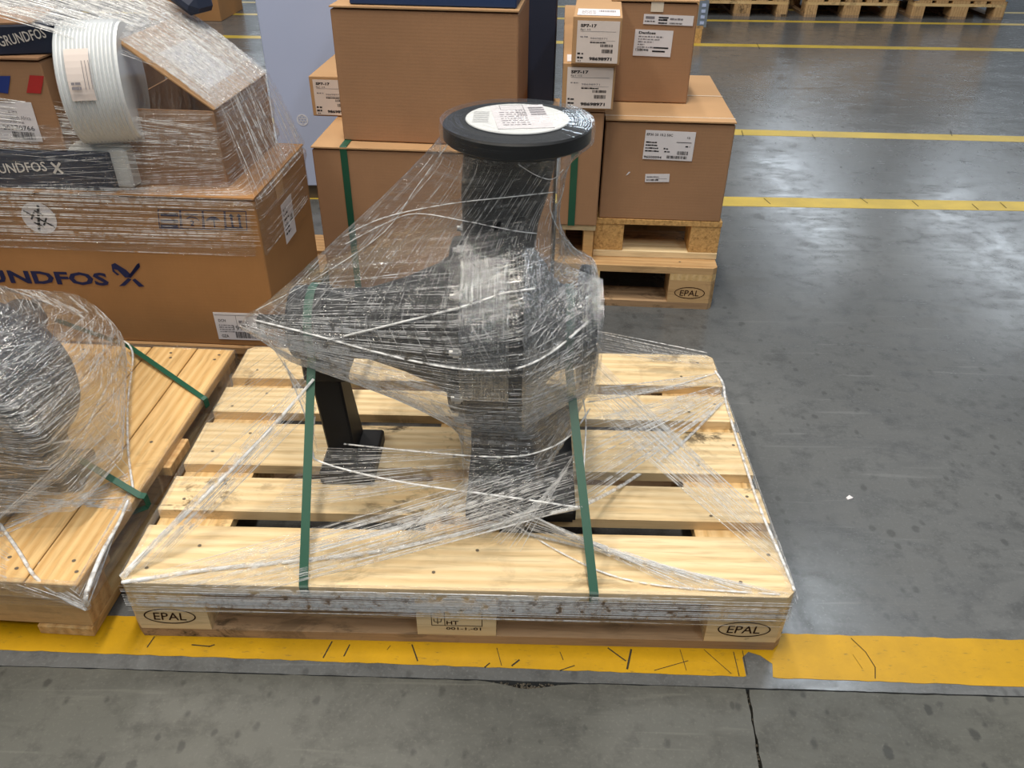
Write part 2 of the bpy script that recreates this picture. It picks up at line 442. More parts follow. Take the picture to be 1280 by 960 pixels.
# ------------------------------------------------------------------ printing (flat print on real labels)
def text_geo(s, size, bold=0.0):
    cu = bpy.data.curves.new('lettering', 'FONT'); cu.body = s; cu.size = size; cu.offset = bold*size
    cu.resolution_u = 2
    ob = bpy.data.objects.new('lettering', cu); COL.objects.link(ob)
    me = bpy.data.meshes.new_from_object(ob)
    V = [v.co.copy() for v in me.vertices]; F = [tuple(p.vertices) for p in me.polygons]
    bpy.data.objects.remove(ob); bpy.data.curves.remove(cu); bpy.data.meshes.remove(me)
    return V, F
class Print:
    def __init__(self): self.V = []; self.F = []
    def add(self, V, F, M=None):
        b = len(self.V)
        self.V += [(M @ Vector(v)) if M else Vector(v) for v in V]
        self.F += [tuple(b+i for i in f) for f in F]
    def text(self, x, y, h, s, width=None, bold=0.0, rot=0.0, slant=0.0):
        V, F = text_geo(s, 1.0, bold)
        x0 = min(v.x for v in V); x1 = max(v.x for v in V); y0 = min(v.y for v in V); y1 = max(v.y for v in V)
        sy = h/(y1-y0) ; sx = (width/(x1-x0)) if width else sy
        c, sn = math.cos(rot), math.sin(rot)
        out = []
        for v in V:
            a = (v.x-x0)*sx + slant*(v.y-y0)*sy; b = (v.y-y0)*sy
            out.append((x + a*c - b*sn, y + a*sn + b*c, 0))
        self.add(out, F); return self
    def rect(self, x, y, ww, hh, rot=0.0):
        c, s = math.cos(rot), math.sin(rot)
        P = [(0,0),(ww,0),(ww,hh),(0,hh)]
        self.add([(x+a*c-b*s, y+a*s+b*c, 0) for a, b in P], [(0,1,2,3)]); return self
    def poly(self, pts):
        self.add([(a, b, 0) for a, b in pts], [tuple(range(len(pts)))]); return self
    def stroke(self, pts, wd):
        for (a, b), (c, d) in zip(pts[:-1], pts[1:]):
            L = math.hypot(c-a, d-b)
            if L < 1e-7: continue
            nx, ny = -(d-b)/L*wd/2, (c-a)/L*wd/2
            ex, ey = (c-a)/L*wd*0.3, (d-b)/L*wd*0.3
            self.add([(a+nx-ex, b+ny-ey, 0), (a-nx-ex, b-ny-ey, 0), (c-nx+ex, d-ny+ey, 0), (c+nx+ex, d+ny+ey, 0)], [(0,1,2,3)])
        return self
    def ring(self, cx, cy, rx, ry, wd, n=40, a0=0, a1=2*PI):
        V = []; F = []
        for k in range(n+1):
            a = a0+(a1-a0)*k/n
            V += [(cx+rx*math.cos(a), cy+ry*math.sin(a), 0), (cx+(rx-wd)*math.cos(a), cy+(ry-wd)*math.sin(a), 0)]
        for k in range(n): F.append((2*k, 2*k+2, 2*k+3, 2*k+1))
        self.add(V, F); return self
    def bars(self, x, y, ww, hh, n=26, seed=1):
        rn = random.Random(seed); p = 0.0; u = ww/(n*2.0); 
        while p < ww-u:
            b = u*rn.choice((0.6, 0.8, 1.4, 2.0)); self.rect(x+p, y, min(b, ww-p), hh); p += b + u*rn.choice((0.5, 0.8, 1.4))
        return self
    def lines(self, x, y, ww, hh, seed=1, fill=0.7):
        # a row of print too small to read: short dashes
        rn = random.Random(seed); p = 0.0
        while p < ww:
            b = hh*rn.uniform(0.7, 2.6); b = min(b, ww-p)
            self.rect(x+p, y, b, hh*rn.uniform(0.75, 1.0)); p += b + hh*rn.uniform(0.25, 0.7)/fill
        return self
    def build(self, name, mat, parent, z=0.0, loc=None, rot=(0,0,0)):
        return mesh(name, self.V, self.F, mat, parent, loc if loc else (0,0,z), rot)

# faces of a box thing: local frame has x to the right, y up the face
FROT = {'front': (PI/2, 0, 0), 'right': (PI/2, 0, PI/2), 'top': (0, 0, 0)}
class Carton:
    def __init__(self, name, label, cat_, x, y, z, wd, dp, h, rz=0.0, mat=CARD, group=None, flaps=True, tape=True, bev=0.003, flap_mat=None):
        # x,y = middle of the front bottom edge
        self.w, self.d, self.h = wd, dp, h
        self.root = thing(name, label, cat_, (x, y, z), rz, group)
        self.M = Matrix.Translation((x, y, z)) @ Matrix.Rotation(rz, 4, 'Z')
        top = h - (0.004 if flaps else 0)
        box('body', -wd/2, wd/2, 0, dp, 0, top - (0.005 if flaps else 0), mat, self.root, bev)
        if flaps:
            fm = flap_mat or mat
            box('flap', -wd/2-0.001, wd/2+0.001, -0.004, dp/2-0.0015, top, h, fm, self.root)
            box('flap', -wd/2-0.001, wd/2+0.001, dp/2+0.0015, dp+0.001, top, h, fm, self.root)
        if tape:
            box('tape', -wd/2+0.001, wd/2-0.001, dp/2-0.025, dp/2+0.025, h, h+0.0006, TAPE, self.root)
    def face(self, f):
        # 4x4 from face coordinates to the carton's local frame
        if f == 'front': return Matrix.Translation((0, -0.0016, 0)) @ Euler(FROT[f]).to_matrix().to_4x4()
        if f == 'right': return Matrix.Translation((self.w/2+0.0016, 0, 0)) @ Euler(FROT[f]).to_matrix().to_4x4()
        return Matrix.Translation((0, 0, self.h+0.0012))
    def uv(self, f, px, py):
        W = self.M @ self.face(f); n = (W.to_3x3() @ Vector((0,0,1))); o = W.translation
        d = ray(px, py); p = CAM + d * ((o-CAM).dot(n)/d.dot(n))
        q = W.inverted() @ p
        return q.x, q.y
    def sticker(self, name, f, a0, b0, a1, b1, mat=PAPER, rot=0.0, label=None, thick=0.0008):
        F = self.face(f); c = F @ Vector(((a0+a1)/2, (b0+b1)/2, 0))
        o = link(name, box_me(abs(a1-a0), abs(b1-b0), thick, 0, mat), None, self.root, c, (F.to_3x3() @ Matrix.Rotation(rot, 3, 'Z')).to_euler())
        if label: o['label'] = label
        o['hw'] = 1
        del o['hw']
        return o, abs(a1-a0), abs(b1-b0)
    def printing(self, pr, f, mat, name='printing', a=0, b=0):
        F = self.face(f); c = F @ Vector((a, b, 0))
        return pr.build(name, mat, self.root, 0, c, F.to_3x3().to_euler())

# ================================================================== SETTING
rnd = random.Random(7)
fl = box('floor', -14, 18, -3, 30, -0.16, -0.014, BASE); fl['kind'] = 'structure'
def slab(name, outline, mat):
    n = len(outline); V = [(x, y, 0) for x, y in outline] + [(x, y, -0.014) for x, y in outline]
    F = [tuple(range(n))] + [(i, i+n, (i+1) % n + n, (i+1) % n) for i in range(n)]
    return mesh(name, V, F, mat, fl, (-fl.location.x, -fl.location.y, -fl.location.z))
JY = lambda x: -0.0735 - 0.007*x
def jag(x0, x1, n, f, amp):
    return [(x0+(x1-x0)*i/n, f(x0+(x1-x0)*i/n) + rnd.uniform(-amp, amp)) for i in range(n+1)]
pot = lambda x: -0.014*math.exp(-((x-0.735)/0.05)**2) - 0.0018
JX = lambda y: 1.1225 + 0.075*(y+0.057)
rear = jag(-14, -0.4, 3, JY, 0) + jag(-0.35, 1.7, 90, JY, 0.0007) + jag(1.8, 18, 3, JY, 0)
slab('floor_slab', rear + [(18, 30), (-14, 30)], FLOOR)
fe = jag(-0.35, 1.118, 80, lambda x: JY(x) + pot(x), 0.0010)
side = [(JX(y) - 0.0022 + rnd.uniform(-0.0012, 0.0012), y) for y in [-0.085 - 0.012*i for i in range(30)]]
slab('floor_slab', [(-14, -3), (JX(-3), -3)] + side[::-1] + fe[::-1] + [(-14, JY(-14)-0.003)], FLOOR_F)
side2 = [(JX(y) + 0.0022 + rnd.uniform(-0.0012, 0.0012), y) for y in [-0.085 - 0.012*i for i in range(30)]]
slab('floor_slab', [(JX(-3), -3), (18, -3), (18, JY(18)-0.003)] + jag(1.13, 1.7, 30, lambda x: JY(x)-0.003, 0.0008)[::-1] + side2, FLOOR_F)
for nm, q in (('wall_back', (-14, 18, 29.8, 30)), ('wall_left', (-14, -13.8, -3, 29.8)), ('wall_right', (17.8, 18, -3, 29.8))):
    box(nm, q[0], q[1], q[2], q[3], -0.014, 7.4, WALLM)['kind'] = 'structure'
# rubble in the broken joint
V = []; F = []
for k in range(150):
    if k < 95: x = rnd.gauss(0.735, 0.045); y = JY(x) - rnd.uniform(0.001, 0.011)
    elif k < 125: x = rnd.uniform(0.5, 1.1); y = JY(x) - rnd.uniform(0, 0.003)
    else: y = rnd.uniform(-0.32, -0.09); x = JX(y) + rnd.uniform(-0.002, 0.002)
    r = rnd.uniform(0.0012, 0.0032); b = len(V)
    for dx, dy, dz in ((1,0,0),(0,1,0),(-1,0,0),(0,-1,0),(0,0,0.8)):
        V.append((x+dx*r*rnd.uniform(.6,1.2), y+dy*r*rnd.uniform(.6,1.2), -0.006+dz*r*1.6))
    F += [(b,b+1,b+4),(b+1,b+2,b+4),(b+2,b+3,b+4),(b+3,b,b+4)]
rb = mesh('rubble', V, F, CHIPS, fl, -fl.location); rb['kind'] = 'stuff'

def floor_line(name, outline, mat, z=0.0007):
    n = len(outline); o = mesh(name, [(x, y, z) for x, y in outline] + [(x, y, 0.0) for x, y in outline],
                [tuple(range(n))] + [(i, i+n, (i+1) % n + n, (i+1) % n) for i in range(n)], mat)
    o['kind'] = 'structure'; return o
yb = lambda x: -0.0425 - 0.0145*x + rnd.uniform(-0.0012, 0.0012)
yt = lambda x: 0.0435 - 0.0045*x + rnd.uniform(-0.0012, 0.0012)
xs = [-0.9 + 0.02*i for i in range(140)]
chip = {}
bot = []
for x in xs:
    y = yb(x)
    if 1.123 < x < 1.176: y = -0.008 + rnd.uniform(-0.006, 0.004)
    bot.append((x, y))
    if 1.10 < x <= 1.123: bot.append((1.124, yb(x))); bot.append((1.126, -0.018))
    if 1.155 < x <= 1.176: bot.append((1.178, -0.030)); bot.append((1.172, -0.058))
ly = floor_line('trim_1', bot + [(x, yt(x)) for x in xs[::-1]], YEL)
def mk(px, py): p = fz(px, py, 0.001); return (p.x, p.y)
S = Print()
for pts, wd in (([(193,796),(184,809)],.0035), ([(415,802),(404,822)],.004), ([(437,806),(430,820)],.004), ([(515,806),(522,826)],.0042),
            ([(621,810),(627,832)],.002), ([(640,832),(649,825)],.005), ([(760,810),(782,826)],.004), ([(789,812),(784,836)],.006),
            ([(818,838),(860,826)],.0022), ([(850,812),(858,838)],.0018), ([(880,812),(914,842)],.002), ([(917,815),(924,845)],.0025), ([(928,813),(934,843)],.002),
            ([(1064,798),(1082,815),(1094,834),(1094,848)],.0028), ([(1066,818),(1078,836)],.001), ([(700,838),(718,832)],.003), ([(606,834),(612,829)],.004),
            ([(240,806),(262,808),(268,806)],.004), ([(488,807),(484,812)],.002), ([(700,815),(704,825)],.002)):
    S.stroke([mk(*p) for p in pts], wd*0.6)
S.build('scuff_mark', SCUFF, ly, 0.0012)
for i, (y0, y1, sl, x0) in enumerate(((2.208, 2.314, 0.0, -3), (3.192, 3.292, -0.03, -3), (5.40, 5.50, -0.012, -6), (6.42, 6.50, 0.004, -6), (7.02, 7.10, 0, -6))):
    x1 = 9
    floor_line('trim_%d' % (i+2), [(x0, y0+sl*(x0-1.9)), (x1, y0+sl*(x1-1.9)), (x1, y1+sl*(x1-1.9)), (x0, y1+sl*(x0-1.9))], YEL2)
S = Print()
for px, py, q in ((927,166,0), (1188,166,0), (1075,250,5), (1215,258,4), (1250,256,4), (955,251,4), (1140,254,4), (1015,171,2), (946,57,1)):
    S.stroke([mk(px, py-3), mk(px+q*1.5+2, py+4)], 0.004)
S.build('scuff_mark', SCUFF, bpy.data.objects['trim_2'], 0.0012)

# ================================================================== EUR PALLETS
def nail_bm(bm, x, y, z, r=0.0036):
    c = [bm.verts.new((x+r*math.cos(a), y+r*math.sin(a)*0.9, z+0.0004)) for a in [2*PI*k/7 for k in range(7)]]
    bm.faces.new(c)
def block_me(sx, sy, sz, cut):
    # chamfered outer corners: cut = list of signs (sx, sy) of corners to cut
    ch = 0.014; pts = []
    for ax, ay in ((-1,-1),(1,-1),(1,1),(-1,1)):
        X, Y = ax*sx/2, ay*sy/2
        if (ax, ay) in cut:
            a = (X - ax*ch, Y); b = (X, Y - ay*ch)
            pts += [a, b] if ax*ay < 0 else [b, a]
            # order: keep counter-clockwise
            if len(pts) >= 2:
                pass
        else: pts.append((X, Y))
    cx = sum(p[0] for p in pts)/len(pts); cy = sum(p[1] for p in pts)/len(pts)
    pts.sort(key=lambda p: math.atan2(p[1]-cy, p[0]-cx))
    n = len(pts)
    V = [(x, y, -sz/2) for x, y in pts] + [(x, y, sz/2) for x, y in pts]
    F = [tuple(range(n-1, -1, -1)), tuple(range(n, 2*n))] + [(i, (i+1) % n, (i+1) % n+n, i+n) for i in range(n)]
    me = bpy.data.meshes.new('block'); me.from_pydata(V, [], F); me.update(); return me
def epal_mark(cx, cz, s=1.0):
    p = Print(); p.ring(cx, cz, 0.048*s, 0.0205*s, 0.0026*s)
    p.text(cx-0.031*s, cz-0.0105*s, 0.020*s, 'EPAL', 0.060*s, 0.006, 0, 0.10); return p
def euro_pallet(label, x, y, rz, deck=W_DECK, under=W_DARK, blockm=W_DECK, marks=True, group=None, z=0, width=1.2):
    # origin: front-left floor corner; 1.2 wide (x), 0.8 deep (y)
    t = thing('euro_pallet', label, 'pallet', (x, y, z), rz, group)
    r = random.Random(3)
    bx = (0.0725, width/2, width-0.0725) if width > 1 else (0.0725, width-0.0725); last = len(bx)-1; by = ((0.05, 0.1), (0.4, 0.145), (0.75, 0.1))
    for (yy, wy) in by:
        me = block_me(width, wy, 0.022, [(-1,-1),(1,-1)] if yy < 0.1 else ([(-1,1),(1,1)] if yy > 0.7 else []))
        me.materials.append(W_GRIME); link('bottom_board', me, None, t, (width/2, yy, 0.011))
    for i, xx in enumerate(bx):
        for j, (yy, wy) in enumerate(by):
            cut = []
            if i == 0 and j == 0: cut = [(-1,-1)]
            if i == last and j == 0: cut = [(1,-1)]
            if i == 0 and j == 2: cut = [(-1,1)]
            if i == last and j == 2: cut = [(1,1)]
            me = block_me(0.145, wy, 0.078, cut); me.materials.append(blockm)
            o = link('block', me, None, t, (xx, yy, 0.061))
            if j == 0 and marks:
                if i != 1 or last == 1: epal_mark(0.002 if i == 0 else -0.004, -0.004).build('brand_mark', INK_BURN, o, 0, (0, -wy/2-0.0006, 0), (PI/2, 0, 0))
                else:
                    p = Print()
                    x0, z0, x1, z1 = -0.045, -0.012, 0.047, 0.030
                    p.stroke([(x0,z0),(x1,z0),(x1,z1),(x0,z1),(x0,z0)], 0.0014); p.stroke([(x0+0.024,z0),(x0+0.024,z1)], 0.0014)
                    p.text(-0.018, -0.009, 0.010, 'HT', 0.022, 0.02); p.text(-0.019, -0.0235, 0.0075, '001-1.-01', 0.064, 0.015)
                    p.stroke([(-0.034,-0.008),(-0.034,0.010)], 0.0014); p.stroke([(-0.041,0.006),(-0.040,-0.002),(-0.034,-0.004),(-0.028,-0.002),(-0.027,0.006)], 0.0014)
                    p.build('brand_mark', INK_BURN, o, 0, (0, -wy/2-0.0006, 0), (PI/2, 0, 0))
    for i, xx in enumerate(bx):
        cut = [(-1,-1),(-1,1)] if i == 0 else ([(1,-1),(1,1)] if i == last else [])
        me = block_me(0.145, 0.8, 0.022, cut); me.materials.append(W_DECK_Y)
        link('cross_board', me, None, t, (xx, 0.4, 0.111))
    ys = (0.0725, 0.23625, 0.4, 0.56375, 0.7275); wd = (0.145, 0.1, 0.145, 0.1, 0.145)
    bm = bmesh.new()
    for k, (yy, wy) in enumerate(zip(ys, wd)):
        me = block_me(width, wy, 0.022, [(-1,-1),(1,-1)] if k == 0 else ([(-1,1),(1,1)] if k == 4 else []))
        me.materials.append(deck)
        o = link('top_board', me, None, t, (width/2, yy, 0.133 + r.uniform(-0.0006, 0.0006)), (0, 0, r.uniform(-0.0015, 0.0015)))
        for xx in bx:
            for q in ((-0.035, -0.25), (0.035, 0.25)) if wy < 0.12 else ((-0.03, -0.27), (0.04, 0.2)):
                nail_bm(bm, xx + q[0] + r.uniform(-0.012, 0.012), yy + q[1]*wy + r.uniform(-0.01, 0.01), 0.1446)
    me = bm_to(bm, 'nail_head'); me.materials.append(NAIL)
    o = link('nail_head', me, None, t); o['kind'] = 'stuff'
    return t
pal_front = euro_pallet('light wooden pallet in front carrying the film-wrapped black flanged pump', 0, 0, 0)
pal_row2 = euro_pallet('aged wooden pallet with an oval stamp under the chipboard pallet', 0.806, 1.335, R(-2.6), W_OLD, W_DARK, W_OLD, width=0.51)

# ------------------------------------------------------------------ left pallet of fresh planks
LP = thing('plank_pallet', 'closed-deck plank pallet at the left under the silvery wrapped pump', 'pallet', (-0.058, -0.018, 0), R(-2.4))
LPD = 0.785
pw = [0.098, 0.118, 0.105, 0.126, 0.102, 0.112, 0.12]
x = 0.0; r = random.Random(11); bmn = bmesh.new()
for k, ww in enumerate(pw):
    box('top_plank', x-ww+0.0015, x-0.0015, 0.0 + r.uniform(-0.002, 0.002), LPD + r.uniform(-0.004, 0.003), 0.133, 0.155, W_FRESH, LP, 0.0015)
    for yy in (0.03, 0.055, LPD-0.05, LPD-0.028, 0.4):
        nail_bm(bmn, x-ww*0.35+r.uniform(-.02,.02), yy, 0.1554, 0.004)
    x -= ww
XL = x
me = bm_to(bmn, 'nail_head'); me.materials.append(NAIL); o = link('nail_head', me, None, LP); o['kind'] = 'stuff'
for y0, y1 in ((0.004, 0.104), (0.345, 0.445), (LPD-0.104, LPD-0.004)):
    box('cross_board', XL, -0.004 + (0.016 if y0 > 0.3 and y0 < 0.5 else 0), y0, y1, 0.109, 0.133, W_FRESH_X, LP, 0.0015)
box('bearer', XL, -0.020, 0.018, 0.098, 0.022, 0.109, W_FRESH_X, LP, 0.002)
for y0 in (0.345, LPD-0.10): box('bearer', XL, -0.020, y0, y0+0.08, 0.022, 0.109, W_FRESH_X, LP, 0.002)
for k in range(3):
    x1 = -0.020 - k*0.33
    box('bottom_board', x1-0.105, x1, 0.012, LPD-0.012, 0.0, 0.022, W_FRESH, LP, 0.0015)

# ================================================================== PUMPS
def build_bolt(parent, x, y, z, axis='X'):
    rot = (0, PI/2, 0) if axis == 'X' else ((PI/2, 0, 0) if axis == 'Y' else (0, 0, 0))
    if 'bolt' not in BOXC:
        bm = bmesh.new(); bmesh.ops.create_cone(bm, cap_ends=True, segments=6, radius1=0.0075, radius2=0.0075, depth=0.009)
        bmesh.ops.create_cone(bm, cap_ends=True, segments=8, radius1=0.0045, radius2=0.0045, depth=0.020)
        me = bm_to(bm, 'bolt'); me.materials.append(STEEL); BOXC['bolt'] = me
    return link('bolt', BOXC['bolt'], None, parent, (x, y, z), rot)
# local frame of the front pump: origin under the casing on the pallet deck, axis along x
PX, PY, PZ = 0.665, 0.385, 0.1445
AX = 0.316                     # axis height above the deck
pump = thing('water_pump', 'black flanged pump under clear stretch film on the front pallet', 'pump', (PX, PY, PZ))
def L3(x, y, z): return (x-PX, y-PY, z-PZ)
ax = 0.46 - PZ
lathe('casing', [(-0.062, 0.10), (-0.060, 0.188), (-0.056, 0.196), (-0.020, 0.200), (0.012, 0.200), (0.014, 0.196), (0.018, 0.196), (0.020, 0.203), (0.040, 0.203), (0.046, 0.198), (0.052, 0.17), (0.075, 0.135), (0.09, 0.12)], 'X', IRON, pump, (0, 0, ax), 64)
lathe('suction_nozzle', [(0.085, 0.118), (0.11, 0.088), (0.14, 0.076), (0.156, 0.078)], 'X', IRON, pump, (0, 0, ax), 40)
lathe('suction_flange', [(0.155, 0.06), (0.155, 0.118), (0.158, 0.121), (0.178, 0.121), (0.180, 0.118), (0.182, 0.085), (0.182, 0.05)], 'X', IRON, pump, (0, 0, ax), 48)
lathe('casing_cover', [(-0.092, 0.09), (-0.090, 0.165), (-0.086, 0.170), (-0.066, 0.172), (-0.060, 0.168)], 'X', IRON, pump, (0, 0, ax), 48)
lathe('bearing_bracket', [(-0.400, 0.035), (-0.398, 0.066), (-0.392, 0.072), (-0.330, 0.074), (-0.322, 0.066), (-0.250, 0.070), (-0.180, 0.092), (-0.120, 0.118), (-0.088, 0.140)], 'X', IRON, pump, (0, 0, ax), 40)
lathe('shaft', [(-0.470, 0.010), (-0.468, 0.014), (-0.395, 0.014)], 'X', IRON, pump, (0, 0, ax), 20)
# discharge branch: square shoulder up from the casing, round neck, flange
V = []; F = []; seg = 40
for (z, rx, ry) in ((0.10, 0.064, 0.125), (0.17, 0.064, 0.104), (0.22, 0.068, 0.086), (0.27, 0.076, 0.078), (0.345, 0.080, 0.080), (0.372, 0.086, 0.086), (0.383, 0.095, 0.095)):
    for k in range(seg):
        a = 2*PI*k/seg; c, s = math.cos(a), math.sin(a)
        q = 0.6 if z < 0.2 else 1.0
        V.append((0.012*max(0, (z-0.2)/0.18)*2 + rx*math.copysign(abs(c)**q, c), ry*math.copysign(abs(s)**q, s), ax + z))
for i in range(6):
    for k in range(seg): F.append((i*seg+k, i*seg+(k+1) % seg, (i+1)*seg+(k+1) % seg, (i+1)*seg+k))
mesh('discharge_neck', V, F, IRON, pump, smooth=True)
FX = 0.030
fz_ = 0.852 - PZ
lathe('discharge_flange', [(fz_-0.028, 0.08), (fz_-0.027, 0.121), (fz_-0.024, 0.124), (fz_-0.003, 0.124), (fz_, 0.121), (fz_+0.0005, 0.095), (fz_+0.0005, 0.02)], 'Z', IRON, pump, (FX, 0, 0), 64)
dc = lathe('flange_cover', [(0, 0.086), (0.0015, 0.087), (0.003, 0.086)], 'Z', DISC, pump, (FX, 0.008, fz_+0.001), 56)
pl = box('address_label', -0.040, 0.052, -0.062, 0.074, 0.0032, 0.0040, PAPER, dc, 0, (0, 0, R(8)))
p = Print()
for i in range(7): p.lines(-0.035, -0.05+0.012*i, 0.045, 0.004, i)
for i in range(4): p.rect(0.018, 0.005+0.013*i, 0.026, 0.008)
p.stroke([(-0.03, 0.04), (0.01, 0.04), (0.01, 0.068), (-0.03, 0.068), (-0.03, 0.04)], 0.001)
for i in range(3): p.text(-0.005, 0.012+0.014*i-0.01, 0.008, 'HH', 0.016, 0)
p.build('printing', INK_GREY, pl, 0.0006)
p = Print()
for i in range(9): p.rect(-0.074, -0.030+0.0075*i, 0.026, 0.0012)
p.build('printing', INK_GREY, dc, 0.0034)
# feet of the casing
bm = bmesh.new()
add_box(bm, -0.058, 0.155, -0.215, 0.215, 0.0, 0.034)
bmesh.ops.bevel(bm, geom=list(bm.edges), offset=0.006, segments=2, affect='EDGES')
link('foot_plate', bm_to(bm, 'foot_plate'), IRON, pump)
box('pedestal', -0.050, 0.040, -0.13, 0.13, 0.033, 0.17, IRON, pump, 0.006)
# bent support leg under the bearing bracket
bm = bmesh.new()
add_box(bm, -0.385, -0.300, -0.045, 0.045, 0.205, 0.262)
vs = [(-0.378, -0.030, 0.22), (-0.318, -0.030, 0.22), (-0.296, -0.060, 0.030), (-0.352, -0.060, 0.030), (-0.378, 0.03, 0.22), (-0.318, 0.03, 0.22), (-0.296, 0.03, 0.03), (-0.352, 0.03, 0.03)]
q = [bm.verts.new(v) for v in vs]
for f in ((0,3,2,1),(4,5,6,7),(0,1,5,4),(1,2,6,5),(2,3,7,6),(3,0,4,7)): bm.faces.new([q[i] for i in f])
add_box(bm, -0.362, -0.252, -0.115, 0.035, 0.0, 0.032)
bmesh.ops.recalc_face_normals(bm, faces=bm.faces)
bmesh.ops.bevel(bm, geom=list(bm.edges), offset=0.004, segments=1, affect='EDGES')
link('support_leg', bm_to(bm, 'support_leg'), IRON, pump)
for k in range(12):
    a = 2*PI*(k+0.5)/12
    build_bolt(pump, -0.068, 0.186*math.cos(a), ax+0.186*math.sin(a)).scale = (1.2, 1.2, 1.2)
lugs = bmesh.new()
for k in range(20):
    a = 2*PI*(k+0.5)/20
    bmesh.ops.create_cone(lugs, cap_ends=True, segments=6, radius1=0.006, radius2=0.006, depth=0.014, matrix=Matrix.Translation((0.030, 0.2045*math.cos(a), ax+0.2045*math.sin(a))) @ Matrix.Rotation(PI/2, 4, 'Y'))
me = bm_to(lugs, 'rim_lugs'); me.materials.append(IRON)
link('rim_lug', me, None, pump)['kind'] = 'stuff'

# ---- the second pump, on the plank pallet (its left half is outside the frame)
P2X, P2Y, P2Z = -0.345, 0.27, 0.1555
pump2 = thing('water_pump', 'rounded pump in silvery film on the plank pallet at the left edge', 'pump', (P2X, P2Y, P2Z), R(8))
a2 = 0.205
lathe('casing', [(-0.16, 0.03), (-0.158, 0.085), (-0.145, 0.095), (-0.12, 0.10), (-0.105, 0.14), (-0.08, 0.170), (-0.03, 0.186), (0.04, 0.186), (0.065, 0.175), (0.085, 0.14)], 'Y', IRON, pump2, (0, 0, a2), 56)
lathe('casing_cover', [(0.080, 0.10), (0.083, 0.135), (0.10, 0.138), (0.114, 0.12)], 'Y', IRON, pump2, (0, 0, a2), 40)
lathe('bearing_bracket', [(0.11, 0.12), (0.16, 0.085), (0.20, 0.055), (0.29, 0.045), (0.294, 0.03)], 'Y', IRON, pump2, (0, 0, a2), 32)
lathe('shaft', [(0.29, 0.014), (0.35, 0.014)], 'Y', STEEL, pump2, (0, 0, a2), 16)
box('foot', 0.02, 0.175, -0.075, 0.03, 0.0, 0.032, IRON, pump2, 0.005)
box('foot', -0.20, -0.04, -0.09, 0.03, 0.0, 0.032, IRON, pump2, 0.005)
box('pedestal', -0.14, 0.14, -0.05, 0.02, 0.03, 0.14, IRON, pump2, 0.005)
box('support_leg', -0.02, 0.055, 0.235, 0.285, 0.0, 0.15, IRON, pump2, 0.005)

# ================================================================== GREEN STRAPS
def strap_over(name, label, path, wd, wdir, group='green packing straps'):
    o = ribbon(name, path, wd, 0.0016, STRAPG, None, wdir); return tag(o, label, 'strap', group)
def arc_over(x0, x1, ztop, yc, r, zc, ny=14):
    # from the front tangent over the top to the rear, in the y-z plane
    out = []
    for k in range(ny+1):
        a = R(205) - R(230)*k/ny
        out.append((x1, yc + r*math.cos(a), zc + r*math.sin(a)))
    return out
zc = 0.46
pA = [(0.334, 0.05, 0.119), (0.334, -0.0022, 0.120), (0.333, -0.0022, 0.1445), (0.332, 0.0005, 0.1462)] + arc_over(0.33, 0.312, 0, PY, 0.0775, zc) + [(0.332, 0.7995, 0.1462), (0.333, 0.8022, 0.1445), (0.333, 0.8022, 0.12), (0.334, 0.74, 0.119)]
strap_over('packing_strap', 'green strap over the left bearing end of the front pump', pA, 0.016, (1, 0, 0))
pB = [(0.846, 0.05, 0.119), (0.846, -0.0022, 0.120), (0.845, -0.0022, 0.1445), (0.845, 0.0005, 0.1462)] + arc_over(0.84, 0.798, 0, PY, 0.083, zc) + [(0.845, 0.7995, 0.1462), (0.845, 0.8022, 0.1445), (0.845, 0.8022, 0.12), (0.845, 0.74, 0.119)]
strap_over('packing_strap', 'green strap right of the pump casing down to the front pallet edge', pB, 0.016, (1, 0, 0))
# straps on the plank pallet: one low across the front foot, one across the rear
def lpw(px, py): return fz(px, py, 0.157)
e1 = lpw(175, 620); s1 = fz(62, 552, 0.22)
d = (e1 - s1)
pC = [s1 - d*1.2 + Vector((0,0,0.05)), s1, e1 + Vector((0.0, 0, 0.0015)), Vector((e1.x+0.010, e1.y, 0.157)), Vector((e1.x+0.012, e1.y, 0.130)), Vector((e1.x-0.04, e1.y, 0.106))]
strap_over('packing_strap', 'green strap over the front foot of the left pump', pC, 0.016, (0, 1, 0))
e2 = lpw(253, 497); s2 = fz(160, 432, 0.175)
d = e2 - s2
pD = [Vector((-0.35, 0.60, 0.33)), s2, e2 + Vector((0,0,0.001)), Vector((e2.x+0.007, e2.y-0.002, 0.155)), Vector((e2.x+0.008, e2.y-0.002, 0.132))]
strap_over('packing_strap', 'green strap across the bare planks behind the left pump', pD, 0.014, (0.35, 1, 0))

# ================================================================== STACK BEHIND THE PUMP (second row)
DZ = 0.1445
YAW = R(-3.0)
# a large low carton with a green strap
low = Carton('carton', 'wide strapped carton under the large plain carton behind the pump', 'box', 0.432, 1.375, 0.0165, 0.725, 0.62, 0.466, YAW, CARD, 'cartons stacked behind the pump', flap_mat=CARD_L)
def carton_strap(c, label, a, z1):
    # vertical strap round a carton: front face, over the top edge, back over the top
    t = 0.0012
    pts = [c.M @ Vector((a, -t-0.0008, 0.0)), c.M @ Vector((a, -t-0.0008, z1)), c.M @ Vector((a, 0.0, z1+t)), c.M @ Vector((a, c.d*0.98, z1+t))]
    o = ribbon('packing_strap', pts, 0.021, 0.0014, STRAPG, None, c.M.to_3x3() @ Vector((1,0,0)))
    return tag(o, label, 'strap', 'green packing straps')
lps = thing('low_pallet', 'thin slatted base under the wide strapped carton behind the pump', 'pallet', (0.432, 1.375, 0), YAW)
for xx in (-0.36, -0.05, 0.26): box('slat', xx, xx+0.10, 0.0, 0.62, 0, 0.016, W_DARK, lps)
a, b = low.uv('front', 436, 250)
